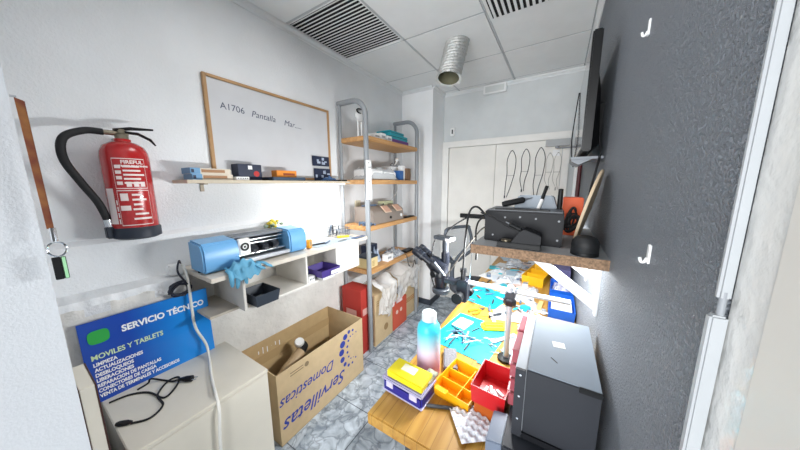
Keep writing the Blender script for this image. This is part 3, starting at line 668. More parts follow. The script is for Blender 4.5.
def cable(name, pts, r, mat, label, n=8, cat_='cable', group=None, plug=None):
    g = G(); P = cat(pts, n); g.tube(P, r, 8); mid = Vector(pts[0])
    if not plug: 
        o = g.obj(name, mat, 0, 60, None, mid); o.location = mid; return tag(o, label, cat_, group)
    t = thing(name, mid, label, cat_, group); part(t, 'cord', g, mat, smooth=60)
    for a, b, rr in plug:
        g = G(); g.tube([a, Vector(a).lerp(Vector(b), .3), Vector(a).lerp(Vector(b), .8), b], [rr*.5, rr, rr, rr*.7], 10); part(t, 'plug', g, mat)
    return t
cable('cable', [(-1.52, 2.40, Z2-.04), (-1.52, 2.36, 1.40), (-1.55, 2.30, 1.33), (-1.58, 2.27, 1.30), (-1.58, 2.26, 1.20)], .0035, M('pale cord', '#c3c4c4', .5), 'thin pale cord hanging below the second rack shelf')
cable('cable', [(-1.345, 2.25, Z4+.008), (-1.318, 2.25, Z4-.02), (-1.312, 2.28, .64), (-1.312, 2.36, .59), (-1.31, 2.40, .66), (-1.312, 2.44, .60), (-1.312, 2.46, .55)], .005, M('dark cord', '#4a4640', .5), 'dark cord dangling over lowest rack shelf at the right')
# boxes under the rack
def cbx(name, lo, hi, mat, label, deco=None): return carton(name, lo, hi, mat, label, 'box', deco, bevel=.002)
brick = M('red printed card', '#b2352c', .7); orange = M('orange red card', '#cf5a41', .7)
def redx(t, w):
    g = G(); g.box((-.02-w[0]*.2, -w[1]/2-.001, w[2]*.58), (w[0]*.25, -w[1]/2+.001, w[2]*.68)); part(t, 'label', g, M('pinkish label', '#d9a59c', .6), local=True)
    g = G(); g.box((w[0]/2-.001, -.05, w[2]*.60), (w[0]/2+.001, .03, w[2]*.70)); part(t, 'print', g, M('pinkish label', '#d9a59c', .6), local=True)
cbx('red_box', (-1.585, 1.55, 0), (-1.365, 1.69, .60), brick, 'tall red printed box leaning behind the near rack post', redx)
def kx(t, w):
    g = G()
    g.cyl((w[0]/2-.001, .03, w[2]*.25), (w[0]/2+.001, .03, w[2]*.25), .035, seg=18)
    for k in range(3): g.box((w[0]/2-.001, -w[1]/2+.03, w[2]*.86-.02*k), (w[0]/2+.001, -w[1]/2+.07, w[2]*.87-.02*k))
    part(t, 'print', g, M('tan print dark', '#9c7f57', .8), local=True)
    g = G(); g.box((-w[0]/2+.01, -w[1]/2-.001, w[2]*.08), (w[0]/2-.02, -w[1]/2+.001, w[2]*.98)); part(t, 'side_print', g, M('brown side print', '#6b5b49', .8, var=.3, vscale=30), local=True)
cbx('kraft_box', (-1.60, 1.70, 0), (-1.335, 1.99, .50), kraft, 'front kraft carton with dark printed side under the lowest rack shelf', kx)
def ox(t, w):
    g = G()
    for y in (-.06, .02): g.cyl((w[0]/2-.001, y, w[2]*.6), (w[0]/2+.001, y, w[2]*.6), .022, seg=16)
    part(t, 'print', g, M('pale print', '#e8c8bb', .7), local=True)
cbx('orange_box', (-1.60, 2.0, 0), (-1.335, 2.27, .30), orange, 'orange red carton between two kraft cartons under the rack', ox)
def kx2(t, w):
    g = G(); 
    for k in range(3): g.box((w[0]/2-.001, -w[1]/2+.03, w[2]*.38-.02*k), (w[0]/2+.001, w[1]/2-.03, w[2]*.40-.02*k))
    part(t, 'print', g, M('orange print', '#b98452', .8), local=True)
cbx('kraft_box', (-1.585, 2.285, 0), (-1.365, 2.61, .55), kraft, 'tall kraft carton with orange print at far end under rack', kx2)
cbx('kraft_box', (-1.58, 2.01, .302), (-1.35, 2.265, .52), kraft, 'kraft carton stacked on the orange carton under plastic bag', kx)
g = G(); g.lathe([(0, 0), (.05, 0), (.052, .006), (.05, .012), (.02, .012), (.018, .009), (0, .009)], (0, 0, 0), 24, (1, 0, 0)); solo('tape_roll', g, M('dark brown tape', '#46372c', .5), 'dark brown round roll against kraft carton under the plastic bag', 'tape', loc=(-1.349, 2.14, .40))
bagm = M('clear plastic bag', '#f6f7f8', .15, alpha=.55, bump=.9, bscale=26)
def bag2(y0, y1, zt, zb, sd):
    n3 = lambda a, b: .5*math.sin(a*9+sd)*math.cos(b*7+sd*2)+.3*math.sin(a*17+b*13+sd)+.2*math.cos(a*29-b*23)
    # draped over the box top and down its front
    def f(u, v):
        y = y0+(y1-y0)*u; k = v*1.0
        w = .016*n3(u, v)
        if k < .4: return Vector((-1.52+.20*k/.4, y+w, zt+.02+w+.11*math.sin(k/.4*2.6)*(.6+.4*math.sin(u*8+sd))))
        q = (k-.4)/.6; low = zb+.05*math.sin(u*7+sd)
        return Vector((-1.318+.02+abs(w)*1.6+.018*math.sin(k*3.1), y+w*(1+q), zt+.02+w+.11*.52*(.6+.4*math.sin(u*8+sd))*(1-q)-(zt-low)*q))
    return f
t = thing('plastic_bag', (-1.36, 1.86, .502), 'crumpled clear plastic bag draped over the front kraft carton', 'bag')
g = G(); g.grid(bag2(1.705, 1.99, .515, .27, 1), 34, 34); part(t, 'film', g, bagm, smooth=70)
t = thing('plastic_bag', (-1.36, 2.2, .525), 'crumpled clear plastic bag hanging over orange carton, right one', 'bag')
g = G(); g.grid(bag2(2.0, 2.44, .555, .34, 4), 34, 34); part(t, 'film', g, bagm, smooth=70)
g = G(); g.box((-1.6395, 1.84, 1.265), (-1.629, 1.915, 1.345)); t = thing('wall_outlet', (-1.64, 1.878, 1.305), 'beige wall socket seen through the rack below second shelf', 'socket'); t.location.x = XL
g2 = G(); g2.box((XL, 1.84, 1.265), (XL+.012, 1.915, 1.345)); part(t, 'plate', g2, M('beige plastic', '#cdc5ad', .5), bevel=.002); g.bm.free()
g = G(); g.cyl((XL+.012, 1.878, 1.305), (XL+.014, 1.878, 1.305), .02); part(t, 'socket', g, M('beige plastic dark', '#b5ad96', .5))

# ============================================================ BIG CARTON, CABINET, SIGN
BX0, BX1, BY0, BY1, BH = -1.628, -1.24, .690, 1.415, .455
t = thing('carton_box', ((BX0+BX1)/2, (BY0+BY1)/2, 0), 'large open kraft box with upside down blue lettering on the floor', 'box')
th = .005
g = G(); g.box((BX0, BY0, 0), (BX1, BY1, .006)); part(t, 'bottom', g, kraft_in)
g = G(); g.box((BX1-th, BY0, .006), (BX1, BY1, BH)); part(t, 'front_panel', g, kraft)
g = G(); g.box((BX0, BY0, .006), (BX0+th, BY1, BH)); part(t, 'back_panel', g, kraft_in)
g = G(); g.box((BX0+th, BY1-th, .006), (BX1-th, BY1, BH)); part(t, 'end_panel', g, kraft)
g = G(); g.box((BX0+th, BY0, .006), (BX1-th, BY0+th, BH)); part(t, 'end_panel', g, kraft)
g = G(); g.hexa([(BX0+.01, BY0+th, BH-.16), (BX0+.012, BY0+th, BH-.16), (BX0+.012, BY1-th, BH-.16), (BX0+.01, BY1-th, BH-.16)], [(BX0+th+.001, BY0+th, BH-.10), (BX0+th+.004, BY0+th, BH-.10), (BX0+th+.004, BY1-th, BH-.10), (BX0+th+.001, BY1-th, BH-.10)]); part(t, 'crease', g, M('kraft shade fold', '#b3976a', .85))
bink = M('violet blue print', '#2e3f9c', .7)
g = G(); g.add_text('Servilletas', (BX1+.0004, BY1-.05, .155), (0, -1, 0), (0, 0, -1), .125, ext=.0003, bold=.001, shear=.35, space=1.0)
w = [v.co.y for v in g.bm.verts]; k = .50/(max(w)-min(w)); y1 = 1.205
for v in g.bm.verts: v.co.y = y1+(v.co.y-max(w))*k
part(t, 'lettering', g, bink, smooth=0)
g = G(); g.add_text('Domesticas', (BX1+.0004, BY1-.05, .295), (0, -1, 0), (0, 0, -1), .095, ext=.0003, bold=.0005, shear=.35)
w = [v.co.y for v in g.bm.verts]; k = .41/(max(w)-min(w)); y1 = 1.105
for v in g.bm.verts: v.co.y = y1+(v.co.y-max(w))*k
part(t, 'lettering', g, bink, smooth=0)
# ring of dots: (y, z, radius)
for k in range(11):
    a = math.radians(45+k*26); rr = [.006, .010, .014, .022, .026, .025, .021, .016, .012, .009, .007][k]
    g = G(); g.cyl((BX1-.0005, 1.275+.092*math.cos(a), .285+.135*math.sin(a)), (BX1+.0008, 1.275+.092*math.cos(a), .285+.135*math.sin(a)), rr, seg=16); part(t, 'printed_dot', g, bink, smooth=0)
for k in range(8):
    a = math.radians(80+k*28); rr = [.005, .006, .009, .010, .010, .008, .006, .004][k]
    g = G(); g.cyl((BX1-.0005, 1.295+.055*math.cos(a), .285+.095*math.sin(a)), (BX1+.0008, 1.295+.055*math.cos(a), .285+.095*math.sin(a)), rr, seg=12); part(t, 'printed_dot', g, bink, smooth=0)
g = G()
for k in range(2): g.box((BX1-.0005, .775, .395+.016*k), (BX1+.0006, .865, .401+.016*k))
g.cyl((BX1-.0005, .89, .405), (BX1+.0006, .89, .405), .016, seg=16); part(t, 'small_print', g, M('grey brown print', '#8d7a5e', .8), smooth=0)
g = G(); r = random.Random(9)
for k in range(6): g.box((BX0+th, .80+.03*k, .36+.03*r.random()), (BX0+th+.001, .806+.03*k, .385+.03*r.random()))
part(t, 'scuff', g, whitep, smooth=0)
# inside the big box
def heap(c, a, b, h, sd): return bagfn(c, a, b, h, sd)
t = thing('dark_bag', (-1.43, 1.06, .006), 'dark brown bag filling the bottom of the open kraft box', 'bag')
g = G(); g.grid(heap((-1.43, 1.05, .006), .17, .33, .22, 2), 26, 34); part(t, 'bag', g, M('dark brown bag', '#3a2f28', .6, var=.2), smooth=60)
t = thing('hand_vacuum', (-1.44, .98, .285), 'tan handled appliance with white nozzle lying in the kraft box', 'appliance')
t.location.z = .20
g = G(); g.tube(cat([(-1.42, .80, .27), (-1.43, .90, .31), (-1.45, 1.0, .335)], 6), [.028]*4+[.035]*5+[.038]*4, 14); part(t, 'body', g, M('tan plastic', '#a98f6c', .5), smooth=60)
g = G(); g.tube(cat([(-1.45, 1.0, .335), (-1.475, 1.05, .345), (-1.50, 1.03, .375)], 5), .026, 14); part(t, 'neck', g, blackp, smooth=60)
g = G(); g.lathe([(0, 0), (.03, 0), (.034, .02), (.028, .035), (0, .035)], (-1.498, 1.025, .372), 20, (.5, -.25, .8)); part(t, 'nozzle', g, whitep)
# low cabinet
CX0, CX1, CY0, CY1, CH = -1.515, -1.10, .122, .575, .64
t = thing('low_cabinet', ((CX0+CX1)/2, (CY0+CY1)/2, 0), 'low cream cabinet in the left foreground with cables on top', 'cabinet')
g = G(); g.box((CX0, CY0, .02), (CX1-.006, CY1, CH-.018)); part(t, 'carcass', g, cream_lam, bevel=.002)
g = G(); g.box((CX0, CY0-.002, CH-.018), (CX1, CY1+.004, CH)); part(t, 'top_panel', g, cream_lam, bevel=.003)
g = G(); g.box((CX1-.0055, CY0, .03), (CX1-.0005, CY1, CH-.0185)); part(t, 'front_panel', g, cream_lam, bevel=.002)
for x in (CX0+.05, CX1-.07):
    for y in (CY0+.05, CY1-.05):
        g = G(); g.cyl((x, y, 0), (x, y, .02), .018); part(t, 'foot', g, blackp)
t = thing('loose_panel', (-1.25, .085, 0), 'cream edged brown board standing between doorway edge and cream cabinet', 'board')
g = G(); g.box((-1.22, .053, 0), (-1.06, .080, .95)); part(t, 'core', g, cream_lam, bevel=.001)
for y in (.0492, .0802):
    g = G(); g.box((-1.22, y, 0), (-1.0605, y+.0036, .95)); part(t, 'veneer', g, M('dark brown veneer', '#42241b', .5))
# sign poster standing on the cabinet, leaning to the ledge
SY0, SY1, SZ0, SZ1 = .100, .520, CH, .975
def sp(u, v):   # u along the poster, v upward
    x = -1.497-.010*v+(.006*abs(v-.62) if v < .62 else .0)
    return Vector((x, SY0+(SY1-SY0)*u, SZ0+(SZ1-SZ0)*v))
t = thing('shop_sign', (-1.5, .316, CH), 'blue repair service poster with white lettering on the cream cabinet', 'sign')
g = G(); g.grid(sp, 24, 24)
g.grid(lambda u, v: sp(u, v)+Vector((-.003, 0, 0)), 24, 24)
bs = M('poster blue', '#0e5fae', .3, coat=.2)
N, L, b = nodes(bs); co = N.new('ShaderNodeTexCoord'); sx = N.new('ShaderNodeSeparateXYZ'); L.new(co.outputs['Object'], sx.inputs[0])
rp = N.new('ShaderNodeValToRGB'); e = rp.color_ramp.elements; e[0].position = .3; e[0].color = hx('#1246ab'); e[1].position = .7; e[1].color = hx('#0d86dd')
mr = N.new('ShaderNodeMapRange'); mr.inputs['From Min'].default_value = -.22; mr.inputs['From Max'].default_value = .22; L.new(sx.outputs['Y'], mr.inputs['Value']); L.new(mr.outputs['Result'], rp.inputs['Fac']); L.new(rp.outputs['Color'], b.inputs['Base Color'])
part(t, 'poster', g, bs, smooth=60)
def sign_text(body, u, v, width, size, mat, bold=.001, name='lettering'):
    g = G(); g.add_text(body, (0, 0, 0), (1, 0, 0), (0, 1, 0), size, ext=.0001, bold=bold)
    xs_ = [q.co.x for q in g.bm.verts]; k = width*(SY1-SY0)/(max(xs_)-min(xs_)); m0 = min(xs_)
    for q in g.bm.verts:
        uu = u+(q.co.x-m0)*k/(SY1-SY0); vv = v+q.co.y/(SZ1-SZ0); p = sp(uu, vv); q.co = p+Vector((.0012+q.co.z, 0, 0))
    part(t, name, g, mat, smooth=0)
wl = M('poster white', '#f2f4f6', .4); gl_ = M('poster lime white', '#cfe6b4', .4)
sign_text('SERVICIO TÉCNICO', .265, .765, .69, .038, wl, .0014)
sign_text('MOVILES Y TABLETS', .045, .53, .51, .030, gl_, .0007)
for k, (s, wd) in enumerate((('LIMPIEZA', .155), ('ACTUALIZACIONES', .33), ('DESBLOQUEOS', .255), ('LIBERACIONES', .25), ('REPARACION DE PANTALLAS', .455), ('CONECTORES DE CARGA', .41), ('VENTA DE TERMINALES Y ACCESORIOS', .60))):
    sign_text(s, .048, .45-.0655*k, wd, .0205, wl, .0008)
g = G(); c = sp(.115, .80)
g.prism([(c.x+.001, c.y+.029*math.copysign(abs(math.cos(a))**.6, math.cos(a)), c.z+.028*math.copysign(abs(math.sin(a))**.6, math.sin(a))) for a in [k*math.pi/14 for k in range(28)]], (.001, 0, 0)); part(t, 'green_emblem', g, M('emblem green', '#2fa84a', .4), smooth=0)
# cords on the cabinet
zc_ = CH+.004
cable('cable', [(-1.455, .135, zc_), (-1.44, .19, zc_), (-1.39, .235, zc_), (-1.30, .26, zc_), (-1.335, .31, zc_), (-1.39, .335, zc_), (-1.40, .30, zc_), (-1.34, .25, zc_), (-1.26, .245, zc_), (-1.225, .20, zc_), (-1.255, .155, zc_)], .0038, softblack, 'black power cord with a plug lying loose on the cream cabinet', plug=[((-1.255, .158, zc_+.004), (-1.29, .125, zc_+.004), .009)])
t = thing('power_plug', (-1.33, .35, CH), 'grey round two pin plug on the cream cabinet under the sign', 'plug')
g = G(); g.tube([(-1.355, .33, CH+.013), (-1.335, .345, CH+.013), (-1.315, .36, CH+.013)], [.006, .012, .013], 12); part(t, 'body', g, darkp)
g = G(); 
for d_ in (-.005, .005): g.cyl((-1.315+d_, .36-d_, CH+.013), (-1.300+d_, .372-d_, CH+.013), .0022, seg=8)
part(t, 'pin', g, chrome)
cable('cable', [(-1.355, .33, CH+.013), (-1.38, .31, CH+.006), (-1.43, .29, CH+.004), (-1.455, .26, CH+.02), (-1.46, .25, CH+.004), (-1.45, .215, CH+.004)], .0038, softblack, 'black cord leading to the round plug under the sign')
whc = M('white cord', '#e6e4de', .4)
cable('cable', [(-1.60, .455, 1.09), (-1.55, .452, 1.11), (-1.505, .448, 1.085), (-1.485, .446, 1.02), (-1.478, .443, .90), (-1.478, .447, .80), (-1.465, .475, .70), (-1.42, .465, CH+.007), (-1.30, .425, CH+.006), (-1.20, .395, CH+.006), (-1.125, .375, CH+.006), (-1.086, .365, CH-.03), (-1.083, .355, .50), (-1.083, .34, .2)], .006, whc, 'thick white cord running down over the blue sign and cabinet front')
blc = [(-1.60, .46, 1.10), (-1.545, .44, 1.135), (-1.51, .42, 1.09)]
for k in range(22):
    a = k*1.35; blc.append((-1.495+.012*math.sin(k*2.1), .415+.045*math.cos(a)*(1 if k % 2 else .7), 1.022+.030*math.sin(a)-.001*k))
cable('cable', blc, .0042, M('navy black cord', '#1c2030', .5), 'coiled dark cord bundle at the left corner of wall desk')
g = G(); g.box((-1.60, .40, 1.066), (-1.545, .455, 1.115)); solo('plug_adapter', g, whitep, 'white plug adapter on the ledge left of the cutter', 'plug', bevel=.006)
# ============================================================ BENCH
ZB = .75
t = thing('workbench', (-.17, 1.75, 0), 'long oak topped workbench along the dark right wall', 'workbench')
g = G(); g.box((-.483, .562, ZB-.042), (XR-.001, 2.98, ZB)); part(t, 'worktop', g, bench_wood, bevel=.003)
for x in (-.42, .07):
    for y in (.70, 1.8, 2.90):
        g = G(); g.box((x, y, 0), (x+.045, y+.045, ZB-.042)); part(t, 'leg', g, M('dark bench frame', '#3b3f45', .5), bevel=.003)
g = G(); g.box((.075, .745, ZB-.12), (.11, 2.9, ZB-.05)); part(t, 'rail', g, MATS['dark bench frame'])
# water bottle
t = thing('water_bottle', (-.392, .84, ZB), 'frosted teal to pink water bottle standing on near end of bench', 'bottle')
bm_ = bpy.data.materials.new('teal pink frosted plastic'); bm_.use_nodes = True; N, L, b = nodes(bm_)
co = N.new('ShaderNodeTexCoord'); sx = N.new('ShaderNodeSeparateXYZ'); L.new(co.outputs['Object'], sx.inputs[0]); mr = N.new('ShaderNodeMapRange'); mr.inputs['From Max'].default_value = .22; L.new(sx.outputs['Z'], mr.inputs['Value'])
rp = N.new('ShaderNodeValToRGB'); e = rp.color_ramp.elements; e[0].position = .1; e[0].color = hx('#ffb0d2'); e[1].position = .85; e[1].color = hx('#3fc9df'); q = e.new(.5); q.color = hx('#cfcfe8'); L.new(mr.outputs['Result'], rp.inputs['Fac']); L.new(rp.outputs['Color'], b.inputs['Base Color'])
b.inputs['Roughness'].default_value = .35; b.inputs['Specular IOR Level'].default_value = .4
g = G(); g.lathe([(0, 0), (.042, 0), (.046, .006), (.046, .185), (.043, .202), (.033, .217), (.024, .224), (.024, .23), (0, .23)], (-.392, .84, ZB), 32); part(t, 'body', g, bm_)
g = G(); g.lathe([(0, .226), (.028, .226), (.028, .254), (.025, .258), (0, .258)], (-.392, .84, ZB), 28); part(t, 'cap', g, M('pale cap', '#d4dfe2', .4))
# purple organiser box and yellow case on it
t = thing('organiser_box', (-.41, .715, ZB), 'clear lidded indigo plastic box on the near bench corner', 'box')
g = G(); g.cbox((0, 0, .021), (.165, .098, .042)); part(t, 'base', g, M('indigo plastic', '#2a2a86', .35), bevel=.006, local=True)
g = G(); g.cbox((0, 0, .049), (.172, .104, .015)); part(t, 'lid', g, M('clear lilac lid', '#b9b6d6', .2, alpha=.75), bevel=.004, local=True)
g = G(); g.cbox((0, 0, .003), (.170, .103, .005)); part(t, 'rim', g, M('lilac rim', '#c6c2dd', .3), bevel=.002, local=True)
for x in (-.05, .05):
    g = G(); g.cbox((x, -.051, .034), (.03, .004, .022)); part(t, 'latch', g, M('lilac rim', '#c6c2dd', .3), bevel=.001, local=True)
t.rotation_euler.z = math.radians(-4)
t = thing('tool_case', (-.418, .722, ZB+.0568), 'yellow tool pack with white label on top of the indigo box', 'tool pack')
yel = M('bright yellow card', '#e3d01c', .4)
g = G(); g.cbox((0, 0, .013), (.145, .08, .026)); part(t, 'pack', g, yel, bevel=.003, local=True)
g = G(); g.cbox((-.005, .008, .0243), (.055, .034, .0052)); part(t, 'label', g, M('cream label', '#efe9cf', .5), local=True)
g = G(); g.cbox((0.0, -.0376, .012), (.10, .001, .004)); part(t, 'print', g, M('olive print', '#8c7d17', .5), local=True)
t.rotation_euler = (0, math.radians(2), math.radians(-2)); t.location = (-.404, .708, ZB+.060)
g = G(); g.cbox((0, 0, .006), (.04, .07, .012)); solo('bit_holder', g, M('black camouflage', '#34373a', .5, var=.8, vscale=60, col2='#a9ad98'), 'small black and white patterned packet on indigo box lid', 'packet', bevel=.002, loc=(-.345, .745, ZB+.0568), rotz=-8)
# yellow and red bins, white bubble paper, tools
yb = M('amber bin plastic', '#efaa14', .3); 
t = thing('parts_tray', (-.248, .822, ZB), 'amber yellow divided parts tray on bench before water bottle', 'tray')
g = G(); g.tray((0, 0, 0), (.13, .165, .042), .003, 0, 1.08); part(t, 'tray', g, yb, local=True)
for y in (-.028, .028):
    g = G(); g.cbox((0, y, .020), (.128, .003, .034)); part(t, 'divider', g, yb, local=True)
g = G(); g.cbox((.02, 0, .020), (.003, .16, .032)); part(t, 'divider', g, yb, local=True)
g = G(); g.cbox((-.03, -.092, .043), (.045, .02, .003)); part(t, 'lip', g, yb, local=True)
t.rotation_euler.z = math.radians(-9)
t = thing('parts_bin', (-.133, .797, ZB+.0), 'bright red open parts bin beside the dark parts cabinet', 'bin')
rb = M('bright red bin', '#c4141c', .35)
g = G(); g.tray((0, 0, .055), (.098, .135, .062), .003, 0, 1.08); part(t, 'bin', g, rb, local=True)
for k in range(4):
    g = G(); g.cbox((-.02+.014*k, -.01+.01*(k % 2), .066), (.008, .03, .010), (0, 0, 20*k)); part(t, 'contents', g, whitep, local=True)
g = G(); g.cbox((0, 0, .0275), (.085, .12, .055)); part(t, 'lower_bin', g, M('amber dark', '#b0540e', .4), local=True)
t.rotation_euler.z = math.radians(-4)
t = thing('bubble_bag', (-.17, .695, ZB), 'silvery white crinkled antistatic bag beside the amber tray', 'bag')
g = G(); g.grid(lambda u, v: Vector((-.055+.11*u, -.055+.12*v, .004+.007*math.sin(u*22)*math.sin(v*25)+.008*math.sin(u*3.1)*math.sin(v*3.1)+.0065)), 30, 30)
part(t, 'bag', g, M('crinkled white film', '#dcdfe6', .3, var=.2, vscale=90, bump=.8, bscale=60), smooth=60, local=True); t.rotation_euler.z = math.radians(38)
pen('scalpel', (-.325, .685, ZB+.006), (-.215, .735, ZB+.006), .006, M('dark scalpel', '#393c42', .4), 'dark handled scalpel lying in front of amber tray')
g = G(); g.cbox((0, 0, .012), (.055, .13, .024)); solo('sanding_sponge', g, M('grey sponge', '#6e6d70', .9, bump=.5, bscale=120), 'grey abrasive sponge block behind the water bottle', 'sponge', bevel=.004, loc=(-.335, .935, ZB), rotz=22)
# teal mats
tm = M('turquoise silicone mat', '#12a2b6', .5, var=.06)
def mat_(loc, d, rot, label):
    t = thing('work_mat', loc, label, 'mat'); 
    g = G(); g.cbox((0, 0, .0015), (d[0], d[1], .003)); part(t, 'sheet', g, tm, bevel=.001, local=True)
    g = G()
    for k in range(4): g.cbox((d[0]/2-.02, -d[1]/2+.03+k*(d[1]-.06)/3, .0032), (.03, (d[1]-.06)/3-.008, .0008))
    part(t, 'compartments', g, M('mat ribs', '#0d8fa2', .5), local=True); t.rotation_euler.z = math.radians(rot); return t
mat_((-.318, 1.18, ZB), (.28, .33), -8, 'near turquoise repair mat with tools, behind the water bottle')
mat_((-.365, 1.665, ZB), (.26, .27), -14, 'far turquoise repair mat beyond the microscope arm')
zm = ZB+.0038
g = G(); g.cbox((0, 0, .001), (.075, .10, .002)); solo('note_card', g, whitep, 'square white card on the near turquoise mat', 'card', loc=(-.385, 1.255, zm), rotz=-12)
r = random.Random(21)
def tw(name, a, b, label, group=None, mat=None, rr=.003):
    pen(name, a, b, rr, mat or toolm[1], label, 'tool', group=group)
tw('tweezers', (-.43, 1.20, zm+.004), (-.33, 1.155, zm+.004), 'dark tweezers in front of the white card on near mat')
tw('tweezers', (-.32, 1.20, zm+.004), (-.285, 1.27, zm+.004), 'dark tweezers right of the white card on near mat')
for k in range(16):
    a = r.uniform(0, 6.28); c = Vector((-.335+.06*r.uniform(-1, 1), 1.105+.05*r.uniform(-1, 1), zm+.004+.0035*(k % 6))); d = Vector((math.cos(a), math.sin(a), 0))*.045
    pen('precision_tool', c-d, c+d, .0034, [toolm[0], toolm[1], steel, M('pale tool', '#c9ced6', .4)][k % 4], 'small precision tool in the heap on the near turquoise mat', group='tools heaped on the near mat')
for k in range(8):
    a = r.uniform(0, 6.28); c = Vector((-.205+.04*r.uniform(-1, 1), 1.14+.09*r.uniform(-1, 1), zm+.003)); d = Vector((math.cos(a), math.sin(a), 0))*.02
    pen('screw_bit', c-d, c+d, .002, [steel, toolm[0]][k % 2], 'loose screwdriver bit at right side of the near turquoise mat', group='bits on the near mat')
t = thing('tool_pouch', (-.235, 1.29, ZB), 'yellow plastic pouch at far right corner of the near turquoise mat', 'pouch')
g = G(); g.cbox((0, 0, .018), (.13, .065, .03), None, .8); part(t, 'case', g, M('lemon plastic', '#dcd62b', .45), bevel=.010, local=True)
g = G(); g.cbox((0, 0, .034), (.10, .006, .003)); part(t, 'seam', g, M('lemon dark', '#b3a818', .5), local=True)
t.rotation_euler.z = math.radians(28)
# microscope on boom stand
mb = M('microscope black', '#121620', .35); mgz = M('microscope grey', '#30363e', .45)
t = thing('boom_stand', (-.137, 1.075, ZB), 'chrome boom stand with upright post and black clamp on bench', 'stand')
g = G(); g.lathe([(0, 0), (.034, 0), (.034, .008), (.018, .014), (0, .014)], (-.137, 1.075, ZB+.0045), 28); part(t, 'base_plate', g, blackp)
g = G(); g.cyl((-.137, 1.075, ZB+.014), (-.137, 1.075, 1.085), .0115, seg=20); part(t, 'post', g, M('satin post steel', '#c6cad0', .4, metal=.35))
g = G(); g.cyl((-.325, 1.125, 1.045), (.072, 1.125, 1.045), .0105, seg=20); part(t, 'boom', g, M('satin post steel', '#c6cad0', .4, metal=.35))
g = G(); g.lathe([(.0, 0), (.022, 0), (.025, .005), (.025, .024), (.018, .030), (0, .030)], (-.137, 1.075, 1.004), 6); part(t, 'clamp_ring', g, mb)
g = G(); g.cbox((-.137, 1.10, 1.046), (.036, .075, .034)); part(t, 'clamp_block', g, mgz, bevel=.003)
micro = t = thing('microscope', (-.48, 1.35, .86), 'black trinocular stereo microscope held on the boom over bench edge', 'microscope')
g = G(); g.box((-.452, 1.325, .835), (-.392, 1.395, .965)); part(t, 'focus_block', g, mb, bevel=.006)
g = G(); g.cyl((-.43, 1.27, .875), (-.43, 1.326, .875), .030, .026, seg=22); part(t, 'focus_knob', g, blackp)
g = G(); g.cyl((-.40, 1.395, .87), (-.40, 1.43, .87), .022, seg=20); part(t, 'focus_knob', g, blackp)
g = G(); g.cyl((-.42, 1.345, .965), (-.42, 1.345, 1.01), .014); g.cyl((-.42, 1.345, 1.01), (-.42, 1.345, 1.03), .018); part(t, 'lock_screw', g, blackp)
g = G(); g.cyl((-.385, 1.35, .95), (-.375, 1.34, 1.16), .0016, seg=6); part(t, 'thin_rod', g, chrome)
g = G(); g.prism([(-.455, 1.335, .925), (-.50, 1.32, .935), (-.56, 1.31, .935), (-.56, 1.38, .935), (-.50, 1.37, .935), (-.455, 1.375, .925)], (0, 0, .022)); part(t, 'arm', g, mb, bevel=.003)
g = G(); g.lathe([(.030, .862), (.050, .862), (.052, .868), (.052, .884), (.046, .890), (.030, .890), (.030, .862)], (-.552, 1.345, 0), 32); part(t, 'ring_light', g, mgz)
g = G(); g.lathe([(0, .885), (.030, .885), (.036, .91), (.041, .935), (.041, .96), (.046, .965), (.046, .985), (.040, .995), (.038, 1.03), (0, 1.035)], (-.552, 1.345, 0), 30); part(t, 'body', g, mb)
g = G(); g.cyl((-.58, 1.28, .985), (-.57, 1.31, .985), .020); part(t, 'zoom_knob', g, blackp)
g = G(); g.tube([(-.545, 1.345, 1.0), (-.60, 1.34, 1.035), (-.625, 1.337, 1.05)], [.048, .046, .036], 18); part(t, 'prism_housing', g, mb, smooth=50)
g = G(); g.tube([(-.512, 1.30, .985), (-.575, 1.295, 1.055)], [.006, .006], 8); part(t, 'light_stripe', g, M('silver stripe', '#9299a3', .4, metal=.8))
for y in (1.312, 1.378):
    g = G(); g.tube([(-.605, y, 1.040), (-.65, y, 1.068), (-.651, y, 1.0685), (-.690, y, 1.093), (-.691, y, 1.0935), (-.715, y, 1.108)], [.020, .020, .026, .026, .0295, .0265], 18); e1 = part(t, 'eyepiece', g, mb)
    g = G(); g.tube([(-.660, y, 1.074), (-.666, y, 1.078)], [.0268, .0268], 18); part(t, 'grip_ring', g, mgz, parent=e1)
g = G(); g.lathe([(0, 1.02), (.020, 1.02), (.024, 1.05), (.024, 1.10), (.019, 1.105), (.017, 1.12), (0, 1.12)], (-.535, 1.36, 0), 22); part(t, 'camera_tube', g, mb)
g = G(); g.lathe([(0, 1.12), (.016, 1.12), (.016, 1.175), (.019, 1.178), (0, 1.178)], (-.535, 1.36, 0), 20); part(t, 'camera_adapter', g, mgz)
g = G(); g.cbox((-.545, 1.36, 1.189), (.12, .055, .022), (0, 0, -15)); cm = part(t, 'camera', g, M('camera grey', '#4b5158', .4), bevel=.004)
g = G(); g.cbox((-.508, 1.32, 1.187), (.034, .004, .016), (0, 0, -15)); part(t, 'label', g, whitep, parent=cm)
micro.location = (-.397, 1.1165, .971); micro.scale = (.827, .827, .827)
ck = softblack
cable('cable', [(-.496, 1.137, 1.243), (-.509, 1.15, 1.227), (-.513, 1.125, 1.169), (-.496, 1.075, 1.086), (-.476, 1.063, 1.029), (-.471, 1.075, 1.004)], .0034, ck, 'black cable looping left of the microscope head', n=8)
cable('cable', [(-.455, 1.15, 1.25), (-.43, 1.16, 1.29), (-.37, 1.17, 1.335), (-.32, 1.15, 1.357), (-.28, 1.12, 1.358), (-.236, 1.08, 1.355)], .0036, ck, 'black cable arching from microscope camera to the black box')
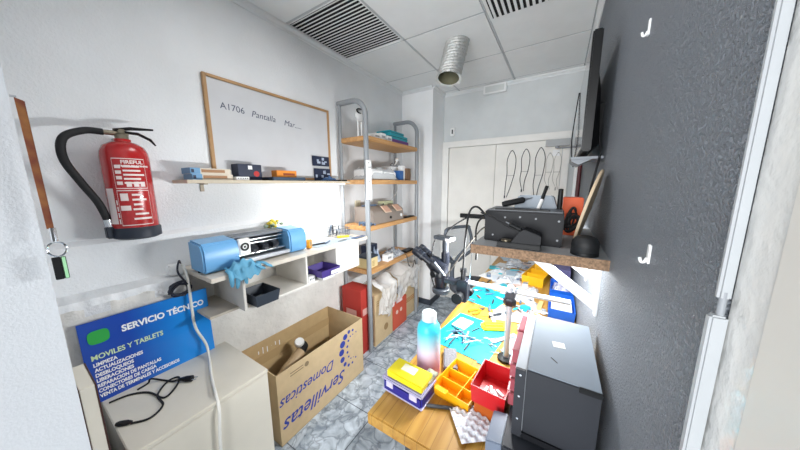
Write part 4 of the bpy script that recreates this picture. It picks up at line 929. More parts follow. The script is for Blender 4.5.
cable('cable', [(-.234, 1.03, 1.37), (-.27, 1.01, 1.41), (-.30, 1.01, 1.385), (-.318, 1.03, 1.28), (-.335, 1.07, 1.15), (-.343, 1.085, 1.08)], .004, ck, 'black cable bowing from the black box down to focus block')
cable('cable', [(-.234, 1.07, 1.33), (-.27, 1.08, 1.305), (-.33, 1.095, 1.22), (-.39, 1.09, 1.12), (-.42, 1.08, 1.07)], .003, MATS['dark cord'], 'grey cable running straight from black box to microscope arm')
cable('cable', [(-.235, 1.10, 1.35), (-.27, 1.15, 1.355), (-.30, 1.16, 1.33), (-.30, 1.12, 1.29), (-.262, 1.0, 1.245), (-.26, .99, 1.2)], .004, ck, 'short black cable curling behind the left edge of the device shelf')
# office chair
t = thing('office_chair', (-.575, 2.10, 0), 'grey office chair with mesh back pulled up to the bench', 'chair')
cg = M('chair grey frame', '#40464e', .55); cm_ = M('chair mesh', '#7b828a', .7, alpha=.5)
def cb(u, v):   # backrest surface, local: chair faces +x, back at x=-.2
    y = (u-.5)*.40*(.80+.2*math.sin(v*3.14)); return Vector((-.19-.03*v+.05*(2*u-1)**2, y, .80+.31*v))
g = G(); fr = [cb(0, .25+.7*k/8) for k in range(9)]+[cb(k/8, 1) for k in range(9)]+[cb(1, .95-.7*k/8) for k in range(9)]
g.tube(cat([cb(.38, 0), cb(.2, .1)]+fr+[cb(.8, .1), cb(.62, 0)], 2), .015, 10); part(t, 'back_frame', g, cg, smooth=60, local=True)
g = G(); g.grid(lambda u, v: cb(.04+.92*u, .16+.82*v), 14, 14); part(t, 'back_mesh', g, cm_, smooth=60, local=True)
g = G(); g.tube(cat([cb(.12, .35)+Vector((-.006, 0, 0)), cb(.35, .12)+Vector((-.008, 0, 0)), Vector((-.205, 0, .79)), cb(.65, .12)+Vector((-.008, 0, 0)), cb(.88, .35)+Vector((-.006, 0, 0))], 5), .012, 8); g.tube(cat([(-.205, 0, .80), (-.22, 0, .70), (-.20, 0, .60), (-.08, 0, .575)], 5), .02, 10); part(t, 'spine', g, cg, smooth=60, local=True)
g = G(); g.lathe([(0, 0), (.17, 0), (.215, .018), (.22, .04), (.20, .06), (.12, .068), (0, .07)], (.03, 0, .59), 32); part(t, 'seat', g, M('charcoal seat fabric', '#33373d', .9), local=True)
g = G(); g.cyl((0, 0, .10), (0, 0, .592), .022); part(t, 'column', g, blackp, local=True)
for k in range(5):
    a = k*math.tau/5+.2; g = G(); g.tube([(0, 0, .11), (.27*math.cos(a), .27*math.sin(a), .075)], [.022, .014], 8); lg = part(t, 'leg', g, blackp, local=True)
    g = G(); g.cyl((.27*math.cos(a)-.01, .27*math.sin(a), .028), (.27*math.cos(a)+.01, .27*math.sin(a), .028), .028, seg=14); g.cyl((.27*math.cos(a), .27*math.sin(a), .05), (.27*math.cos(a), .27*math.sin(a), .075), .006, seg=8); part(t, 'caster', g, softblack, local=True, parent=lg)
t.rotation_euler.z = math.radians(-18)
# parts cabinets
bk = M('dark slate steel', '#24272e', .5, var=.08); lite = M('light grey lip', '#b9bfc7', .4); pk = M('translucent rose drawer', '#a8515c', .25, alpha=.8)
t = thing('parts_cabinet', (.0, .8, ZB), 'lower black parts cabinet with silver lip on the near bench', 'cabinet')
g = G(); g.box((-.072, .60, ZB), (.120, 1.0, .842)); part(t, 'carcass', g, bk, bevel=.003)
g = G(); g.hexa([(-.112, .60, ZB), (-.073, .60, ZB), (-.073, .69, ZB), (-.112, .69, ZB)], [(-.112, .60, .835), (-.073, .60, .842), (-.073, .705, .842), (-.112, .705, .835)]); part(t, 'front_lip', g, M('blue grey lip', '#6f7a8c', .35), bevel=.002)
t = thing('parts_cabinet', (.03, .8, .842), 'upper charcoal drawer cabinet with pale sticker, stacked by right wall', 'cabinet')
g = G(); g.box((-.032, .648, .843), (.118, .962, 1.04)); part(t, 'carcass', g, bk, bevel=.002)
g = G(); g.box((-.031, .650, 1.0402), (.117, .961, 1.0425)); part(t, 'lamplit_top', g, M('lamplit top tone', '#7d8894', .6, var=.08, vscale=5))  # lamp light on the dark top, put into a paler colour
g = G(); g.box((-.058, .652, .8431), (-.0325, .962, 1.036)); part(t, 'front_frame', g, lite, bevel=.002)
g = G(); g.box((-.057, .642, .846), (-.034, .6515, 1.038)); part(t, 'corner_plate', g, bk, bevel=.001)
for z in (.90, .965, 1.025):
    g = G(); g.cyl((-.045, .6425, z), (-.045, .640, z), .0028, seg=10); part(t, 'screw', g, chrome)
g = G(); g.box((-.033, .643, .846), (.10, .6475, .862)); part(t, 'bottom_strip', g, darkp)
g = G(); g.box((.075, .644, 1.030), (.119, .6485, 1.0435)); part(t, 'top_corner', g, blackp, bevel=.001)
g = G(); g.cbox((.035, .80, 1.0428), (.03, .028, .001), (0, 0, 8)); part(t, 'sticker', g, M('pale sticker', '#cfd0cd', .5))
g = G(); g.cbox((.025, .72, 1.0427), (.003, .022, .0006), (0, 0, 40)); part(t, 'scratch', g, blackp)
for j, z in enumerate((.850, .897, .944, .991)):
    for y0 in (.73, .848):
        g = G(); g.box((-.080+.004*(j % 2), y0, z), (-.0585, y0+.108, z+.040)); dr = part(t, 'drawer', g, pk, bevel=.002)
        g = G(); g.box((-.087+.004*(j % 2), y0+.035, z+.012), (-.0803+.004*(j % 2), y0+.075, z+.02)); part(t, 'handle', g, M('rose handle', '#d9a3a8', .3), parent=dr)
# far bench clutter
def sheet(name, loc, d, rot, mat, label, cat_='sheet', h=.002, bevel=0): 
    g = G(); g.cbox((0, 0, h/2), (d[0], d[1], h)); return solo(name, g, mat, label, cat_, bevel=bevel, loc=loc, rotz=rot)
sheet('paper_sheet', (-.36, 2.13, ZB), (.22, .27), -18, whitep, 'white paper sheet on the far bench beyond turquoise mat', h=.003)
sheet('paper_sheet', (-.30, 2.05, ZB+.0032), (.20, .14), 12, M('bluish paper', '#d3dae3', .5), 'bluish paper lying over the white sheet, far bench', h=.002)
sheet('teal_pouch', (-.44, 2.30, ZB), (.08, .08), 10, M('teal pouch', '#159aa8', .5), 'small teal pouch at the far left bench edge', 'pouch', .012, .003)
sheet('teal_strip', (-.24, 1.90, ZB), (.16, .05), -25, teal, 'narrow teal pad right of the far turquoise mat', 'pad', .008, .002)
gold = M('golden yellow plastic', '#e8b21c', .35)
t = thing('yellow_organiser', (-.085, 2.20, ZB), 'golden yellow open organiser on the far bench under shelf', 'tray')
g = G(); g.tray((0, 0, 0), (.14, .34, .07), .003, 0, 1.06); part(t, 'tray', g, gold, local=True)
for y in (-.06, .06):
    g = G(); g.cbox((0, y, .032), (.135, .003, .056)); part(t, 'divider', g, gold, local=True)
t.rotation_euler.z = math.radians(-10)
sheet('paper_sheet', (-.17, 1.93, ZB), (.09, .12), -10, M('blush paper', '#e3cfc8', .5), 'blush coloured paper in front of golden yellow organiser', h=.003)
carton('violet_carton', (.012, 2.12, ZB), (.12, 2.52, ZB+.13), M('grey violet card', '#59567e', .6), 'large grey violet carton leaning at the far right of bench', extra=dots)
bt = M('cobalt blue tray', '#1660c9', .4)
t = thing('blue_tray', (.065, 1.70, ZB), 'cobalt blue tray with white contents, nearer one by the wall', 'tray')
g = G(); g.tray((0, 0, 0), (.125, .24, .055), .003, 0, 1.04); part(t, 'tray', g, bt, local=True)
g = G(); g.cbox((0.0, -.02, .026), (.10, .15, .044)); part(t, 'contents', g, whitep, local=True)
g = G(); g.cbox((0.0, -.02, .0485), (.085, .12, .001)); part(t, 'print', g, M('faint print', '#c7cbd2', .5), local=True)
t = thing('blue_tray', (.065, 1.985, ZB), 'cobalt blue tray holding a cloudy bag, farther one by the wall', 'tray')
g = G(); g.tray((0, 0, 0), (.125, .22, .06), .003, 0, 1.04); part(t, 'tray', g, bt, local=True)
t = thing('bubble_bag', (.065, 1.985, ZB+.004), 'cloudy bag of small parts lying in the farther blue tray', 'bag')
g = G(); g.grid(bagfn((.065, 1.985, ZB+.002), .055, .095, .075, 6), 22, 22); part(t, 'film', g, M('lilac film', '#c3c3d8', .25, var=.2, vscale=50), smooth=60)
sheet('wooden_strip', (-.045, 1.66, ZB), (.025, .20), -4, M('pale wood strip', '#d7b273', .6), 'short pale wooden strip beside the nearer blue tray', 'strip', .012, .001)
g = G(); g.lathe([(0, 0), (.03, 0), (.032, .008), (.028, .022), (0, .024)], (0, 0, 0), 20); solo('solder_tin', g, M('teal tin', '#1d93b5', .35), 'round teal tin on the bench beside the pale wooden strip', 'tin', loc=(-.115, 1.60, ZB))
t = thing('orange_pliers', (-.355, 1.43, ZB), 'orange handled pliers between the two turquoise mats on the bench', 'pliers')
for s in (-1, 1):
    g = G(); g.tube(cat([(s*.016, -.05, .008), (s*.02, -.02, .008), (s*.006, .02, .008)], 5), .007, 8); part(t, 'handle', g, M('orange grip', '#e98a1d', .4), local=True)
    g = G(); g.tube([(s*.006, .02, .008), (s*.001-.001, .06, .008)], [.006, .003], 8); part(t, 'jaw', g, steel, local=True)
t.rotation_euler.z = math.radians(-30)
sheet('flex_board', (-.30, 1.43, ZB), (.075, .06), 20, M('amber flex board', '#cf8a3a', .4), 'amber circuit flex board beside the orange pliers', 'circuit board', .004)
r = random.Random(33)
cols = [toolm[0], toolm[1], steel, M('pale tool', '#c9ced6', .4), teal, M('rust tool', '#9a5a48', .5)]
spots = [(-.30, 1.50), (-.24, 1.44), (-.16, 1.50), (-.10, 1.48), (-.06, 1.42), (-.20, 1.57), (-.15, 1.68), (-.09, 1.72), (-.21, 1.74), (-.12, 1.80), (-.06, 1.85), (-.40, 1.62), (-.34, 1.70), (-.30, 1.60), (-.42, 1.72), (-.27, 1.66), (-.03, 1.52), (.03, 1.50), (-.20, 2.10), (-.40, 1.94), (-.15, 2.42), (-.30, 2.38)]
for k, (x, y) in enumerate(spots):
    a = r.uniform(0, math.pi); l = r.uniform(.025, .06); c = Vector((x, y, ZB+.012)); d = Vector((math.cos(a), math.sin(a), 0))*l
    pen('hand_tool', c-d, c+d, r.uniform(.004, .0075), cols[k % 6], 'loose hand tool scattered over the middle and far bench', group='tools scattered on the bench')
for k, (x, y, w, l, mt) in enumerate(((-.13, 1.60, .05, .04, 'pale'), (-.19, 1.49, .04, .05, 'dark'), (-.10, 1.86, .05, .05, 'pale'), (-.23, 1.82, .05, .04, 'dark'), (-.02, 1.43, .05, .05, 'pale'), (-.33, 1.86, .07, .05, 'pale'), (-.44, 1.88, .05, .06, 'dark'))):
    sheet('circuit_board', (x, y, ZB), (w, l), 23*k, M('pale board', '#cdd3d6', .5) if mt == 'pale' else M('slate board', '#47525f', .5), 'small circuit board lying among tools on the bench', 'circuit board', .006)['group'] = 'circuit boards on the bench'
gc = M('grey loose cord', '#9da3ab', .5)
for k in range(5):
    pts = [Vector((-.30+.07*k+.06*math.cos(j*1.3+k), 2.44+.05*math.sin(j*1.1+k*2), ZB+.006+.006*(j % 4))) for j in range(12)]
    cable('cable', pts, .0035, gc, 'grey tangled cord at far end of the bench under shelf', n=5, group='cords tangled on the far bench')
for k in range(3):
    pts = [Vector((-.15+.05*k+.08*math.cos(j*.9+k*2), 1.52+.08*math.sin(j*.8+k), ZB+.010+.004*(j % 3))) for j in range(9)]
    cable('cable', pts, .0028, [gc, MATS['dark cord'], whc][k], ['grey thin lead lying beyond the yellow pouch on the bench', 'dark thin lead between yellow pouch and nearer blue tray', 'white thin lead among tools just left of the blue trays'][k], n=6)

#CLUT
# dense small things over the bench between the mats, the post and the wall
pap = [M('scrap paper', '#cfd1d4', .6), M('blush scrap', '#cdb4ab', .6), M('bluish scrap', '#a9bccb', .6)]
zl = ZB+.0006
for k, (x, y, w, l, a) in enumerate(((-.22, 1.47, .10, .13, 15), (-.10, 1.55, .12, .10, -20), (-.27, 1.56, .09, .07, 40), (-.15, 1.76, .14, .12, 8), (-.06, 1.36, .09, .14, 30), (-.12, 1.20, .07, .16, -6), (-.30, 1.92, .13, .10, -30), (-.20, 2.02, .12, .10, 22), (-.25, 2.25, .16, .15, 12), (-.37, 2.42, .14, .12, -12), (-.20, 2.55, .18, .16, 4), (-.36, 2.66, .16, .14, 25))):
    g = G(); g.cbox((0, 0, .0006), (w, l, .0012)); solo('paper_sheet', g, pap[k % 3], 'pale scrap of paper lying under tools in the bench clutter', 'paper', loc=(x, y, zl+.0003*k), rotz=a, group='paper scraps in the bench clutter')
clr = M('clear parts bag', '#dfe4ea', .15, alpha=.6, bump=.7, bscale=40)
for k, (x, y, a, b, h) in enumerate(((-.13, 1.46, .045, .05, .03), (-.24, 1.80, .05, .045, .028), (-.09, 1.66, .035, .05, .03), (-.30, 2.02, .06, .05, .035), (-.20, 2.16, .05, .06, .04), (-.38, 2.24, .05, .06, .03), (-.30, 2.52, .07, .06, .04), (-.14, 2.62, .06, .07, .05), (-.10, 1.90, .035, .05, .03))):
    t = thing('parts_bag', (x, y, ZB+.006), 'small clear plastic bag of parts lying in the bench clutter', 'bag', 'clear bags in the bench clutter')
    g = G(); g.grid(bagfn((0, 0, 0), a, b, h, k*1.7), 16, 16); part(t, 'film', g, clr, smooth=60, local=True)
    for j in range(3):
        g = G(); g.cbox((a*.4*math.cos(j*2.1+k), b*.4*math.sin(j*2.1+k), h*.28), (.022, .014, .008), (0, 0, 40*j+20*k)); part(t, 'contents', g, [toolm[0], toolm[1], M('rust tool', '#9a5a48', .5)][j], local=True)
for k, (x, y, r_, h, mt) in enumerate(((-.05, 1.30, .016, .02, whitep), (-.20, 1.63, .014, .022, blackp), (-.33, 1.80, .013, .02, M('amber cap', '#d98a1f', .4)), (-.155, 1.98, .018, .03, whitep), (-.43, 2.05, .017, .03, toolm[0]), (-.02, 1.60, .014, .025, whitep), (-.27, 1.40, .012, .016, blackp))):
    t = thing('small_jar', (x, y, ZB+.004), ['squat white jar nearest to rose drawers on the bench', 'tiny black jar beside the far turquoise mat', 'amber capped jar on the far turquoise mat', 'white jar before the golden yellow organiser', 'blue grey jar at the left edge of the far bench', 'white jar beside the nearer blue tray', 'tiny black jar beside the yellow pouch'][k], 'jar')
    g = G(); g.lathe([(0, 0), (r_, 0), (r_, h*.7), (r_*.9, h*.75), (0, h*.75)], (0, 0, 0), 18); part(t, 'body', g, mt, local=True)
    g = G(); g.lathe([(0, h*.75), (r_*.95, h*.75), (r_*.95, h), (0, h)], (0, 0, 0), 18); part(t, 'lid', g, greyp, local=True)
for k, (x, y, a, mt, lb) in enumerate(((-.075, 1.17, 8, steel, 'steel ruler lying behind the rose drawers on the bench'), (-.17, 1.22, -35, M('pale strip', '#d9d6cf', .5), 'pale strip slanting over the right corner of near turquoise mat'), (-.25, 1.37, 25, M('pale strip', '#d9d6cf', .5), 'pale strip lying behind the yellow pouch'))):
    g = G(); g.cbox((0, 0, .0015), (.018, .15, .003)); solo('ruler', g, mt, lb, 'ruler', bevel=.0005, loc=(x, y, ZB+.0075), rotz=a)
r = random.Random(77)
for k in range(26):
    x, y = r.uniform(-.42, -.04), r.uniform(1.42, 2.6); a = r.uniform(0, math.pi); l = r.uniform(.02, .05); c = Vector((x, y, ZB+.02+.01*r.random())); d = Vector((math.cos(a), math.sin(a), r.uniform(-.1, .1)))*l
    pen('hand_tool', c-d, c+d, r.uniform(.003, .006), cols[k % 6], 'loose hand tool scattered over the middle and far bench', group='tools scattered on the bench')
# ============================================================ DEVICE SHELF ON RIGHT WALL
ZS2 = 1.286
t = thing('device_shelf', (-.05, 1.2, 1.255), 'grey laminate shelf with chipboard edge on dark wall above bench', 'shelf')
g = G(); g.box((-.252, .888, 1.2565), (XR, 1.48, ZS2)); part(t, 'board', g, greylam)
g = G(); g.box((-.253, .884, 1.2555), (XR, .888, ZS2+.0005)); part(t, 'chipboard_edge', g, chip)
wb = M('white bracket steel', '#e9ebed', .35)
g = G(); g.box((XR-.008, .985, 1.07), (XR, 1.013, 1.2555)); br_ = part(t, 'bracket', g, wb, bevel=.002)
g = G(); g.hexa([(XR-.008, .992, 1.085), (XR-.008, 1.006, 1.085), (XR-.008, 1.006, 1.125), (XR-.008, .992, 1.125)], [(-.07, .992, 1.235), (-.07, 1.006, 1.235), (-.05, 1.006, 1.2555), (-.05, .992, 1.2555)]); part(t, 'bracket_brace', g, wb)
g = G(); g.box((XR-.008, 1.345, 1.07), (XR, 1.373, 1.2555)); part(t, 'bracket', g, wb, bevel=.002)
g = G(); g.hexa([(XR-.008, 1.352, 1.085), (XR-.008, 1.366, 1.085), (XR-.008, 1.366, 1.125), (XR-.008, 1.352, 1.125)], [(-.07, 1.352, 1.235), (-.07, 1.366, 1.235), (-.05, 1.366, 1.2555), (-.05, 1.352, 1.2555)]); part(t, 'bracket_brace', g, wb)
t = thing('led_tube', (-.02, 1.62, 1.24), 'slim white lit tube lamp under the device shelf', 'lamp')
g = G(); g.box((-.205, 1.03, 1.246), (-.175, 1.47, 1.2565)); part(t, 'housing', g, whitep, bevel=.003)
g = G(); g.cyl((-.19, 1.035, 1.238), (-.19, 1.465, 1.238), .007); part(t, 'tube', g, M('lit tube', '#ffffff', .4, emit=6))
t = thing('desktop_box', (-.105, 1.06, ZS2), 'black rectangular electronic box on the device shelf', 'device')
g = G(); g.box((-.232, .985, ZS2), (.022, 1.17, 1.40)); part(t, 'case', g, darkp, bevel=.003)
g = G(); g.box((-.228, 1.0, 1.40), (.018, 1.165, 1.404)); part(t, 'top_plate', g, M('grey top plate', '#555a61', .4), bevel=.001)
g = G(); g.box((-.20, 1.0, 1.404), (-.02, 1.02, 1.409)); part(t, 'top_ridge', g, blackp)
for x, z in ((-.20, 1.31), (.008, 1.31), (.008, 1.375), (-.16, 1.378), (-.11, 1.382), (-.06, 1.379)):
    g = G(); g.cyl((x, .9855, z), (x, .983, z), .0035, seg=10); part(t, 'screw', g, greyp)
t = thing('charging_dock', (-.10, .92, ZS2), 'small black wedge dock with round metal disc before black box', 'dock')
g = G(); g.box((-.168, .895, ZS2), (-.036, .965, ZS2+.018)); part(t, 'base', g, blackp, bevel=.002)
g = G(); g.prism([(-.125, .90, ZS2+.018), (-.036, .90, ZS2+.018), (-.036, .90, ZS2+.048), (-.085, .90, ZS2+.066), (-.100, .90, ZS2+.056)], (0, .06, 0)); part(t, 'wedge', g, darkp, bevel=.002)
g = G(); g.lathe([(0, 0), (.017, 0), (.017, .004), (0, .004)], (-.143, .928, ZS2+.018), 20); part(t, 'disc', g, M('dull brass', '#8d8471', .35, metal=.8))
cable('cable', [(-.235, 1.0, 1.385), (-.24, .965, 1.392), (-.19, .945, 1.378), (-.145, .935, 1.355), (-.115, .93, 1.345)], .003, ck, 'thin black cable dropping from black box to wedge dock')
pen('soldering_pen', (-.098, .932, 1.345), (-.15, .94, 1.368), .007, blackp, 'black soldering pen stuck in the wedge dock')
pen('remote_control', (-.185, 1.06, 1.419), (-.085, 1.10, 1.445), .012, blackp, 'black stick shaped remote on top of the black box')
g = G(); g.hexa([(-.15, 1.10, 1.4045), (.0, 1.10, 1.4045), (.0, 1.16, 1.4045), (-.15, 1.16, 1.4045)], [(-.135, 1.12, 1.455), (-.02, 1.12, 1.455), (-.01, 1.15, 1.452), (-.14, 1.15, 1.452)]); solo('router', g, M('pale grey plastic', '#9aa3ad', .4), 'pale grey plastic unit on top of the black box', 'device', bevel=.004)
t = thing('marker_pen', (-.055, 1.075, 1.404), 'black pen with white grip leaning on the grey unit', 'pen')
g = G(); g.cyl((-.062, 1.08, 1.406), (-.052, 1.10, 1.44), .006); part(t, 'grip', g, whitep)
g = G(); g.cyl((-.052, 1.10, 1.44), (-.040, 1.115, 1.49), .006); part(t, 'barrel', g, blackp)
g = G(); g.lathe([(0, 0), (.009, 0), (.008, .075), (0, .077)], (.006, 1.12, 1.404), 14); solo('antenna', g, blackp, 'short black antenna at the right end of the black box', 'antenna')
t = thing('smart_speaker', (.080, .928, ZS2), 'black domed speaker on front right of the device shelf', 'speaker')
g = G(); g.lathe([(0, 0), (.033, 0), (.035, .004), (.035, .026), (.0355, .028), (.034, .042), (.026, .054), (.012, .059), (0, .060)], t.location, 36); part(t, 'dome', g, M('speaker black', '#0e1013', .6))
g = G(); g.lathe([(.0345, .0), (.0358, .001), (.0358, .010), (.0345, .011), (.0345, 0)], t.location, 36); part(t, 'base_band', g, blackp)
t = thing('oval_board', (.10, 1.10, ZS2), 'thin oval wooden board leaning against the dark wall on shelf', 'board')
g = G(); cx, n = Vector((.095, 1.095, 1.416)), None
ax = Vector((.22, 0, .975)); ex = Vector((.15, .98, 0)).normalized(); ax = (ax-ex*ax.dot(ex)).normalized(); nn = ax.cross(ex)
pts = [cx+ax*(.131*math.cos(a))+ex*(.135*math.sin(a)) for a in [k*math.tau/40 for k in range(40)]]
g.prism(pts, nn*.008); part(t, 'board', g, M('pale board wood', '#cbb79a', .6, var=.1), bevel=.002)
g = G(); g.prism([p+nn*.0082 for p in [cx+ax*(.10*math.cos(a))+ex*(.104*math.sin(a)) for a in [k*math.tau/40 for k in range(40)]]], nn*.001); part(t, 'rim_groove', g, M('board groove wood', '#bda583', .6))
t = thing('orange_box', (.05, 1.28, ZS2), 'orange box among black wires at the back of device shelf', 'box')
g = G(); g.box((.018, 1.25, ZS2), (.088, 1.34, 1.442)); part(t, 'body', g, M('vivid orange', '#dd571b', .5), bevel=.003); g = G(); g.box((.03, 1.249, 1.36), (.07, 1.2505, 1.38)); part(t, 'print', g, M('dark orange', '#b23f10', .5))
r = random.Random(8)
for k in range(8):
    c = Vector((.052, 1.195+.006*k, ZS2+.062)); R1, R2, ph = r.uniform(.02, .046), r.uniform(.03, .062), r.uniform(0, 6.28)
    pts = [c+Vector((R1*math.cos(a*.9+ph)*(.6+.4*math.sin(a*.37+k)), .004*math.sin(a), R2*math.sin(a+ph)*(.7+.3*math.cos(a*.53)))) for a in [q*.55 for q in range(int(r.uniform(9, 20)))]]
    cable('cable', pts, .0034, ck, 'black wire in the tangle between black box and oval board', n=4, group='black wires behind the black box')

# ============================================================ TV and right wall
t = thing('television', (.09, 1.58, 1.63), 'black flat television mounted edge-on high on the dark wall', 'television')
g = G(); g.box((.058, 1.2, 1.62), (.088, 1.93, 2.035)); part(t, 'bezel', g, M('television black', '#07080a', .35, spec=.3), bevel=.004)
g = G(); g.box((.0572, 1.21, 1.632), (.0585, 1.92, 2.025)); part(t, 'screen', g, M('glossy screen', '#20252b', .06))
g = G(); g.hexa([(.088, 1.26, 1.63), (.118, 1.30, 1.65), (.118, 1.83, 1.65), (.088, 1.87, 1.63)], [(.088, 1.26, 1.93), (.106, 1.30, 1.86), (.106, 1.83, 1.86), (.088, 1.87, 1.93)]); part(t, 'rear_housing', g, blackp, bevel=.004)
g = G(); g.box((.10, 1.45, 1.70), (XR, 1.7, 1.84)); part(t, 'wall_mount', g, softblack)
t = thing('tv_bracket_shelf', (.10, 1.40, 1.59), 'silver metal bracket on the wall just below the television', 'bracket')
g = G(); g.box((.03, 1.28, 1.596), (XR, 1.52, 1.606)); part(t, 'plate', g, M('dull bracket metal', '#80858b', .5, metal=.3), bevel=.002)
g = G(); g.hexa([(.04, 1.29, 1.585), (.06, 1.29, 1.575), (.06, 1.5, 1.575), (.04, 1.5, 1.585)], [(.03, 1.29, 1.596), (.10, 1.29, 1.596), (.10, 1.5, 1.596), (.03, 1.5, 1.596)]); part(t, 'lip', g, MATS['dull bracket metal'])
cable('cable', [(.118, 1.33, 1.70), (.124, 1.28, 1.62), (.115, 1.25, 1.55), (.105, 1.26, 1.47), (.10, 1.255, 1.36)], .004, ck, 'black cable hanging from the television to the wire tangle')
cable('cable', [(.055, 1.93, 2.03), (.05, 1.95, 1.95), (.042, 1.95, 1.78), (.05, 1.94, 1.66), (.062, 1.95, 1.60)], .003, ck, 'thin black cord looping in front of the television far edge')
g = G(); g.cyl((.118, 2.35, .765), (.118, 2.35, 1.85), .014, seg=14); 
solo('conduit_pipe', g, M('dark red pipe', '#4f1f24', .4), 'dark red upright pipe on wall below the television', 'pipe')
g = G(); g.box((.095, 2.62, .76), (XR, 2.68, 1.9)); solo('cable_duct', g, whitep, 'white upright cable duct on wall behind the dark red pipe', 'duct', bevel=.002)
def hook(y, z, label):
    t = thing('wall_hook', (XR, y, z), label, 'hook'); w_ = whitep
    g = G(); g.box((XR-.003, y-.006, z), (XR, y+.006, z+.034)); part(t, 'plate', g, w_, bevel=.0015)
    g = G(); g.tube(cat([(XR-.003, y, z+.010), (XR-.006, y, z+.003), (XR-.010, y, z+.003), (XR-.012, y, z+.010)], 5), .0024, 8, flat=1); part(t, 'prong', g, w_)
hook(.795, 1.812, 'upper small white adhesive hook near the top of the dark wall'); hook(.566, 1.366, 'lower small white adhesive hook right of the device shelf')

# ============================================================ CEILING FITTINGS AND BACK WALL
blk = M('vent black void', '#0b0c0e', .9)
t = thing('ceiling_vent', (-1.365, 1.495, ZC), 'large slatted air vent in the ceiling above the whiteboard', 'vent')
g = G(); x0, x1, y0, y1 = XL+.012, -1.078, 1.21, 1.785
for a, b in (((x0, y0), (x1, y0+.007)), ((x0, y1-.007), (x1, y1)), ((x0, y0+.007), (x0+.007, y1-.007)), ((x1-.007, y0+.007), (x1, y1-.007))): g.box((a[0], a[1], ZC-.002), (b[0], b[1], ZC+.012))
part(t, 'frame', g, whitep, bevel=.001)
g = G(); g.box((x0+.01, y0+.01, ZC+.0125), (x1-.01, y1-.01, ZC+.0138)); part(t, 'backing', g, blk)
for k in range(19):
    y = y0+.030+k*.0286; g = G(); g.box((x0+.0075, y-.0044, ZC+.0100), (x1-.0075, y+.0044, ZC+.0118)); part(t, 'slat', g, whitep)
t = thing('ceiling_vent', (-.185, 1.6, ZC), 'second slatted ceiling vent cut off by the top of the picture', 'vent')
g = G(); x0, x1, y0, y1 = -.472, .10, 1.25, 1.90
for a, b in (((x0, y0), (x1, y0+.02)), ((x0, y1-.02), (x1, y1)), ((x0, y0+.02), (x0+.018, y1-.02)), ((x1-.018, y0+.02), (x1, y1-.02))): g.box((a[0], a[1], ZC-.003), (b[0], b[1], ZC-.0003))
part(t, 'frame', g, whitep, bevel=.0008)
g = G(); g.box((x0+.01, y0+.01, ZC-.0022), (x1-.01, y1-.01, ZC-.0008)); part(t, 'backing', g, blk)
for k in range(17):
    x = x0+.034+k*.0318; g = G(); g.box((x-.0076, y0+.018, ZC-.0058), (x+.0076, y1-.018, ZC-.0023)); part(t, 'slat', g, whitep)
t = thing('ceiling_fill_panel', (-.775, .905, ZC), 'added square glowing ceiling panel out of view above the room', 'lamp')  # added unseen panel, goes with the ceiling fill
g = G(); g.box((-1.06, .62, ZC+.002), (-.49, 1.19, ZC+.012)); part(t, 'diffuser', g, M('added fill diffuser', '#ffffff', .5, emit=1.5))
foil = M('crinkled aluminium foil', '#cbccca', .42, metal=.65, bump=1, bscale=70)
t = thing('ventilation_duct', (-.745, 2.02, ZC), 'silver foil ventilation hose poking down from a ceiling tile', 'duct')
c0, c1 = Vector((-.742, 2.022, ZC)), Vector((-.79, 1.98, 2.30))
n = 34
def rrf(k): return .088+.004*math.sin(k*2.1)+.002*math.sin(k*5)
g = G(); P = [c0.lerp(c1, k/n) for k in range(n+1)]; R_ = [rrf(k) for k in range(n+1)]
def duct(u, v):
    k = v*n; c = c0.lerp(c1, v); a = u*math.tau; rr_ = .087+.0035*math.sin(v*75+u*6.28)+.002*math.sin(u*37.7+v*50); return c+Vector((rr_*math.cos(a), rr_*math.sin(a), -.02*math.sin(a)*v))
g.grid(duct, 36, n*2, closed_u=True); part(t, 'hose', g, foil, smooth=70)
g = G()
def inner(u, v):
    c = c1.lerp(c0, v*.7); a = u*math.tau; return c+Vector((.079*math.cos(a), .079*math.sin(a), -.02*math.sin(a)*(1-v)))
g.grid(inner, 30, 8, closed_u=True); part(t, 'lining', g, M('dull lining', '#6c6a55', .6, var=.3))
g = G(); g.lathe([(0, .02), (.082, .02)], c1.lerp(c0, .45), 24); part(t, 'damper', g, M('dark damper', '#3c3b33', .6))
g = G()
def ragged(u, v):
    a = u*math.tau; rr_ = .079+.019*v; return c1+Vector((rr_*math.cos(a), rr_*math.sin(a), -.02*math.sin(a)-.006*v*(1+.8*math.sin(u*50)+.5*math.sin(u*94))))
g.grid(ragged, 60, 2, closed_u=True); part(t, 'torn_edge', g, M('bright foil edge', '#e2e3e0', .4, metal=.3))
t = thing('emergency_light', (-.66, YD, 2.47), 'white emergency light unit high on back wall under the ceiling', 'lamp')
g = G(); g.box((-.79, YD-.05, 2.462), (-.555, YD, 2.555)); part(t, 'housing', g, whitep, bevel=.006)
g = G(); g.box((-.77, YD-.053, 2.475), (-.575, YD-.05, 2.535)); part(t, 'lens', g, M('frosted lens', '#cfd3d2', .3), bevel=.001)
t = thing('wall_sensor', (-1.2+.0, YD, 2.08), 'small white wall sensor with black mark left above the door', 'sensor')
t.location = (-1.145, YD, 2.08)
g = G(); g.box((-1.168, YD-.025, 2.07), (-1.118, YD, 2.16)); part(t, 'case', g, whitep, bevel=.003)
g = G(); g.box((-1.150, YD-.0262, 2.09), (-1.135, YD-.025, 2.14)); part(t, 'mark', g, blackp)
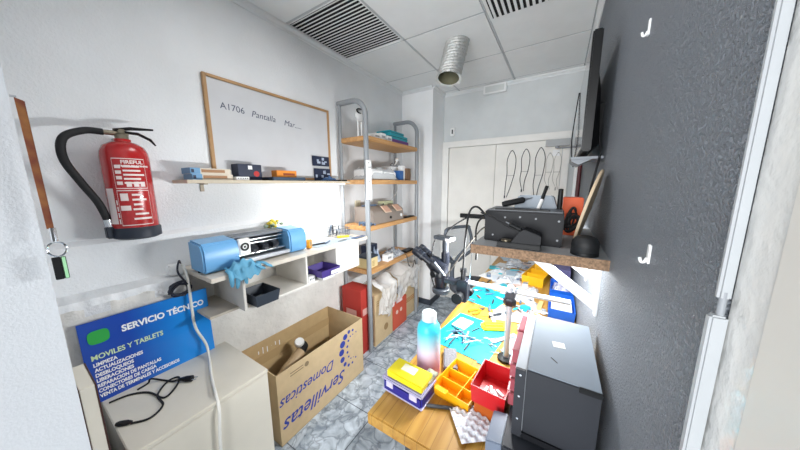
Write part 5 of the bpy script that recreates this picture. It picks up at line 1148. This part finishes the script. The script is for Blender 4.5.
t = thing('door_closer', (-.04, YD-.035, 1.82), 'grey door closer with white arm at the top right of door', 'door closer')
g = G(); g.box((-.15, YD-.075, 1.86), (.055, YD-.035, 1.925)); part(t, 'body', g, M('closer grey', '#a3a6a8', .4), bevel=.003)
g = G(); g.cyl((-.05, YD-.055, 1.84), (-.05, YD-.055, 1.865), .018); g.tube([(-.05, YD-.055, 1.843), (.09, YD-.12, 1.835)], .008, 8); part(t, 'arm', g, greyp)
g = G(); g.box((-.085, YD-.024, 1.77), (-.025, YD-.0221, 1.83)); part(t, 'plate', g, whitep)
# charging leads hung on the door
def lead(x, w, zt_, zb, off, label, r=.0032, mat=ink):
    yy = YD-.028
    P = [(x+off, yy, zb), (x-w*.55, yy, zb+(zt_-zb)*.25), (x-w*.45, yy, zb+(zt_-zb)*.5), (x-w*.5, yy, zb+(zt_-zb)*.8), (x, yy, zt_), (x+w*.5, yy, zb+(zt_-zb)*.82), (x+w*.42, yy, zb+(zt_-zb)*.5), (x+w*.05, yy-.004, zb+(zt_-zb)*.2), (x+off+.02, yy-.003, zb-.02)]
    t = thing('charging_lead', (x, YD-.022, zt_), label, 'cable')
    g = G(); g.tube(cat(P, 7), r, 6); part(t, 'cord', g, mat, smooth=60)
    g = G(); g.cbox((x+off, yy, zb-.015), (.012, .008, .03)); part(t, 'connector', g, mat)
    g = G(); g.cbox((x, yy+.003, zt_-.0), (.014, .005, .008)); g.cbox((x, yy+.003, zb+(zt_-zb)*.45), (w*.9, .003, .004)); part(t, 'clip', g, M('tape grey', '#9a9a98', .5))
lead(-.462, .085, 1.85, 1.37, -.05, 'leftmost dark looped charging lead hanging on the white door')
lead(-.325, .075, 1.855, 1.44, -.02, 'second looped charging lead from left, hung on the white door')
lead(-.19, .085, 1.86, 1.36, -.03, 'third looped charging lead from left, above the white pen')
lead(-.105, .06, 1.80, 1.46, .0, 'fourth charging lead on door, thin and pale under door closer', .0018, M('pale lead', '#aba9a4', .5))
lead(-.035, .06, 1.80, 1.46, .0, 'rightmost thin pale charging lead on the white door', .0018, MATS['pale lead'])
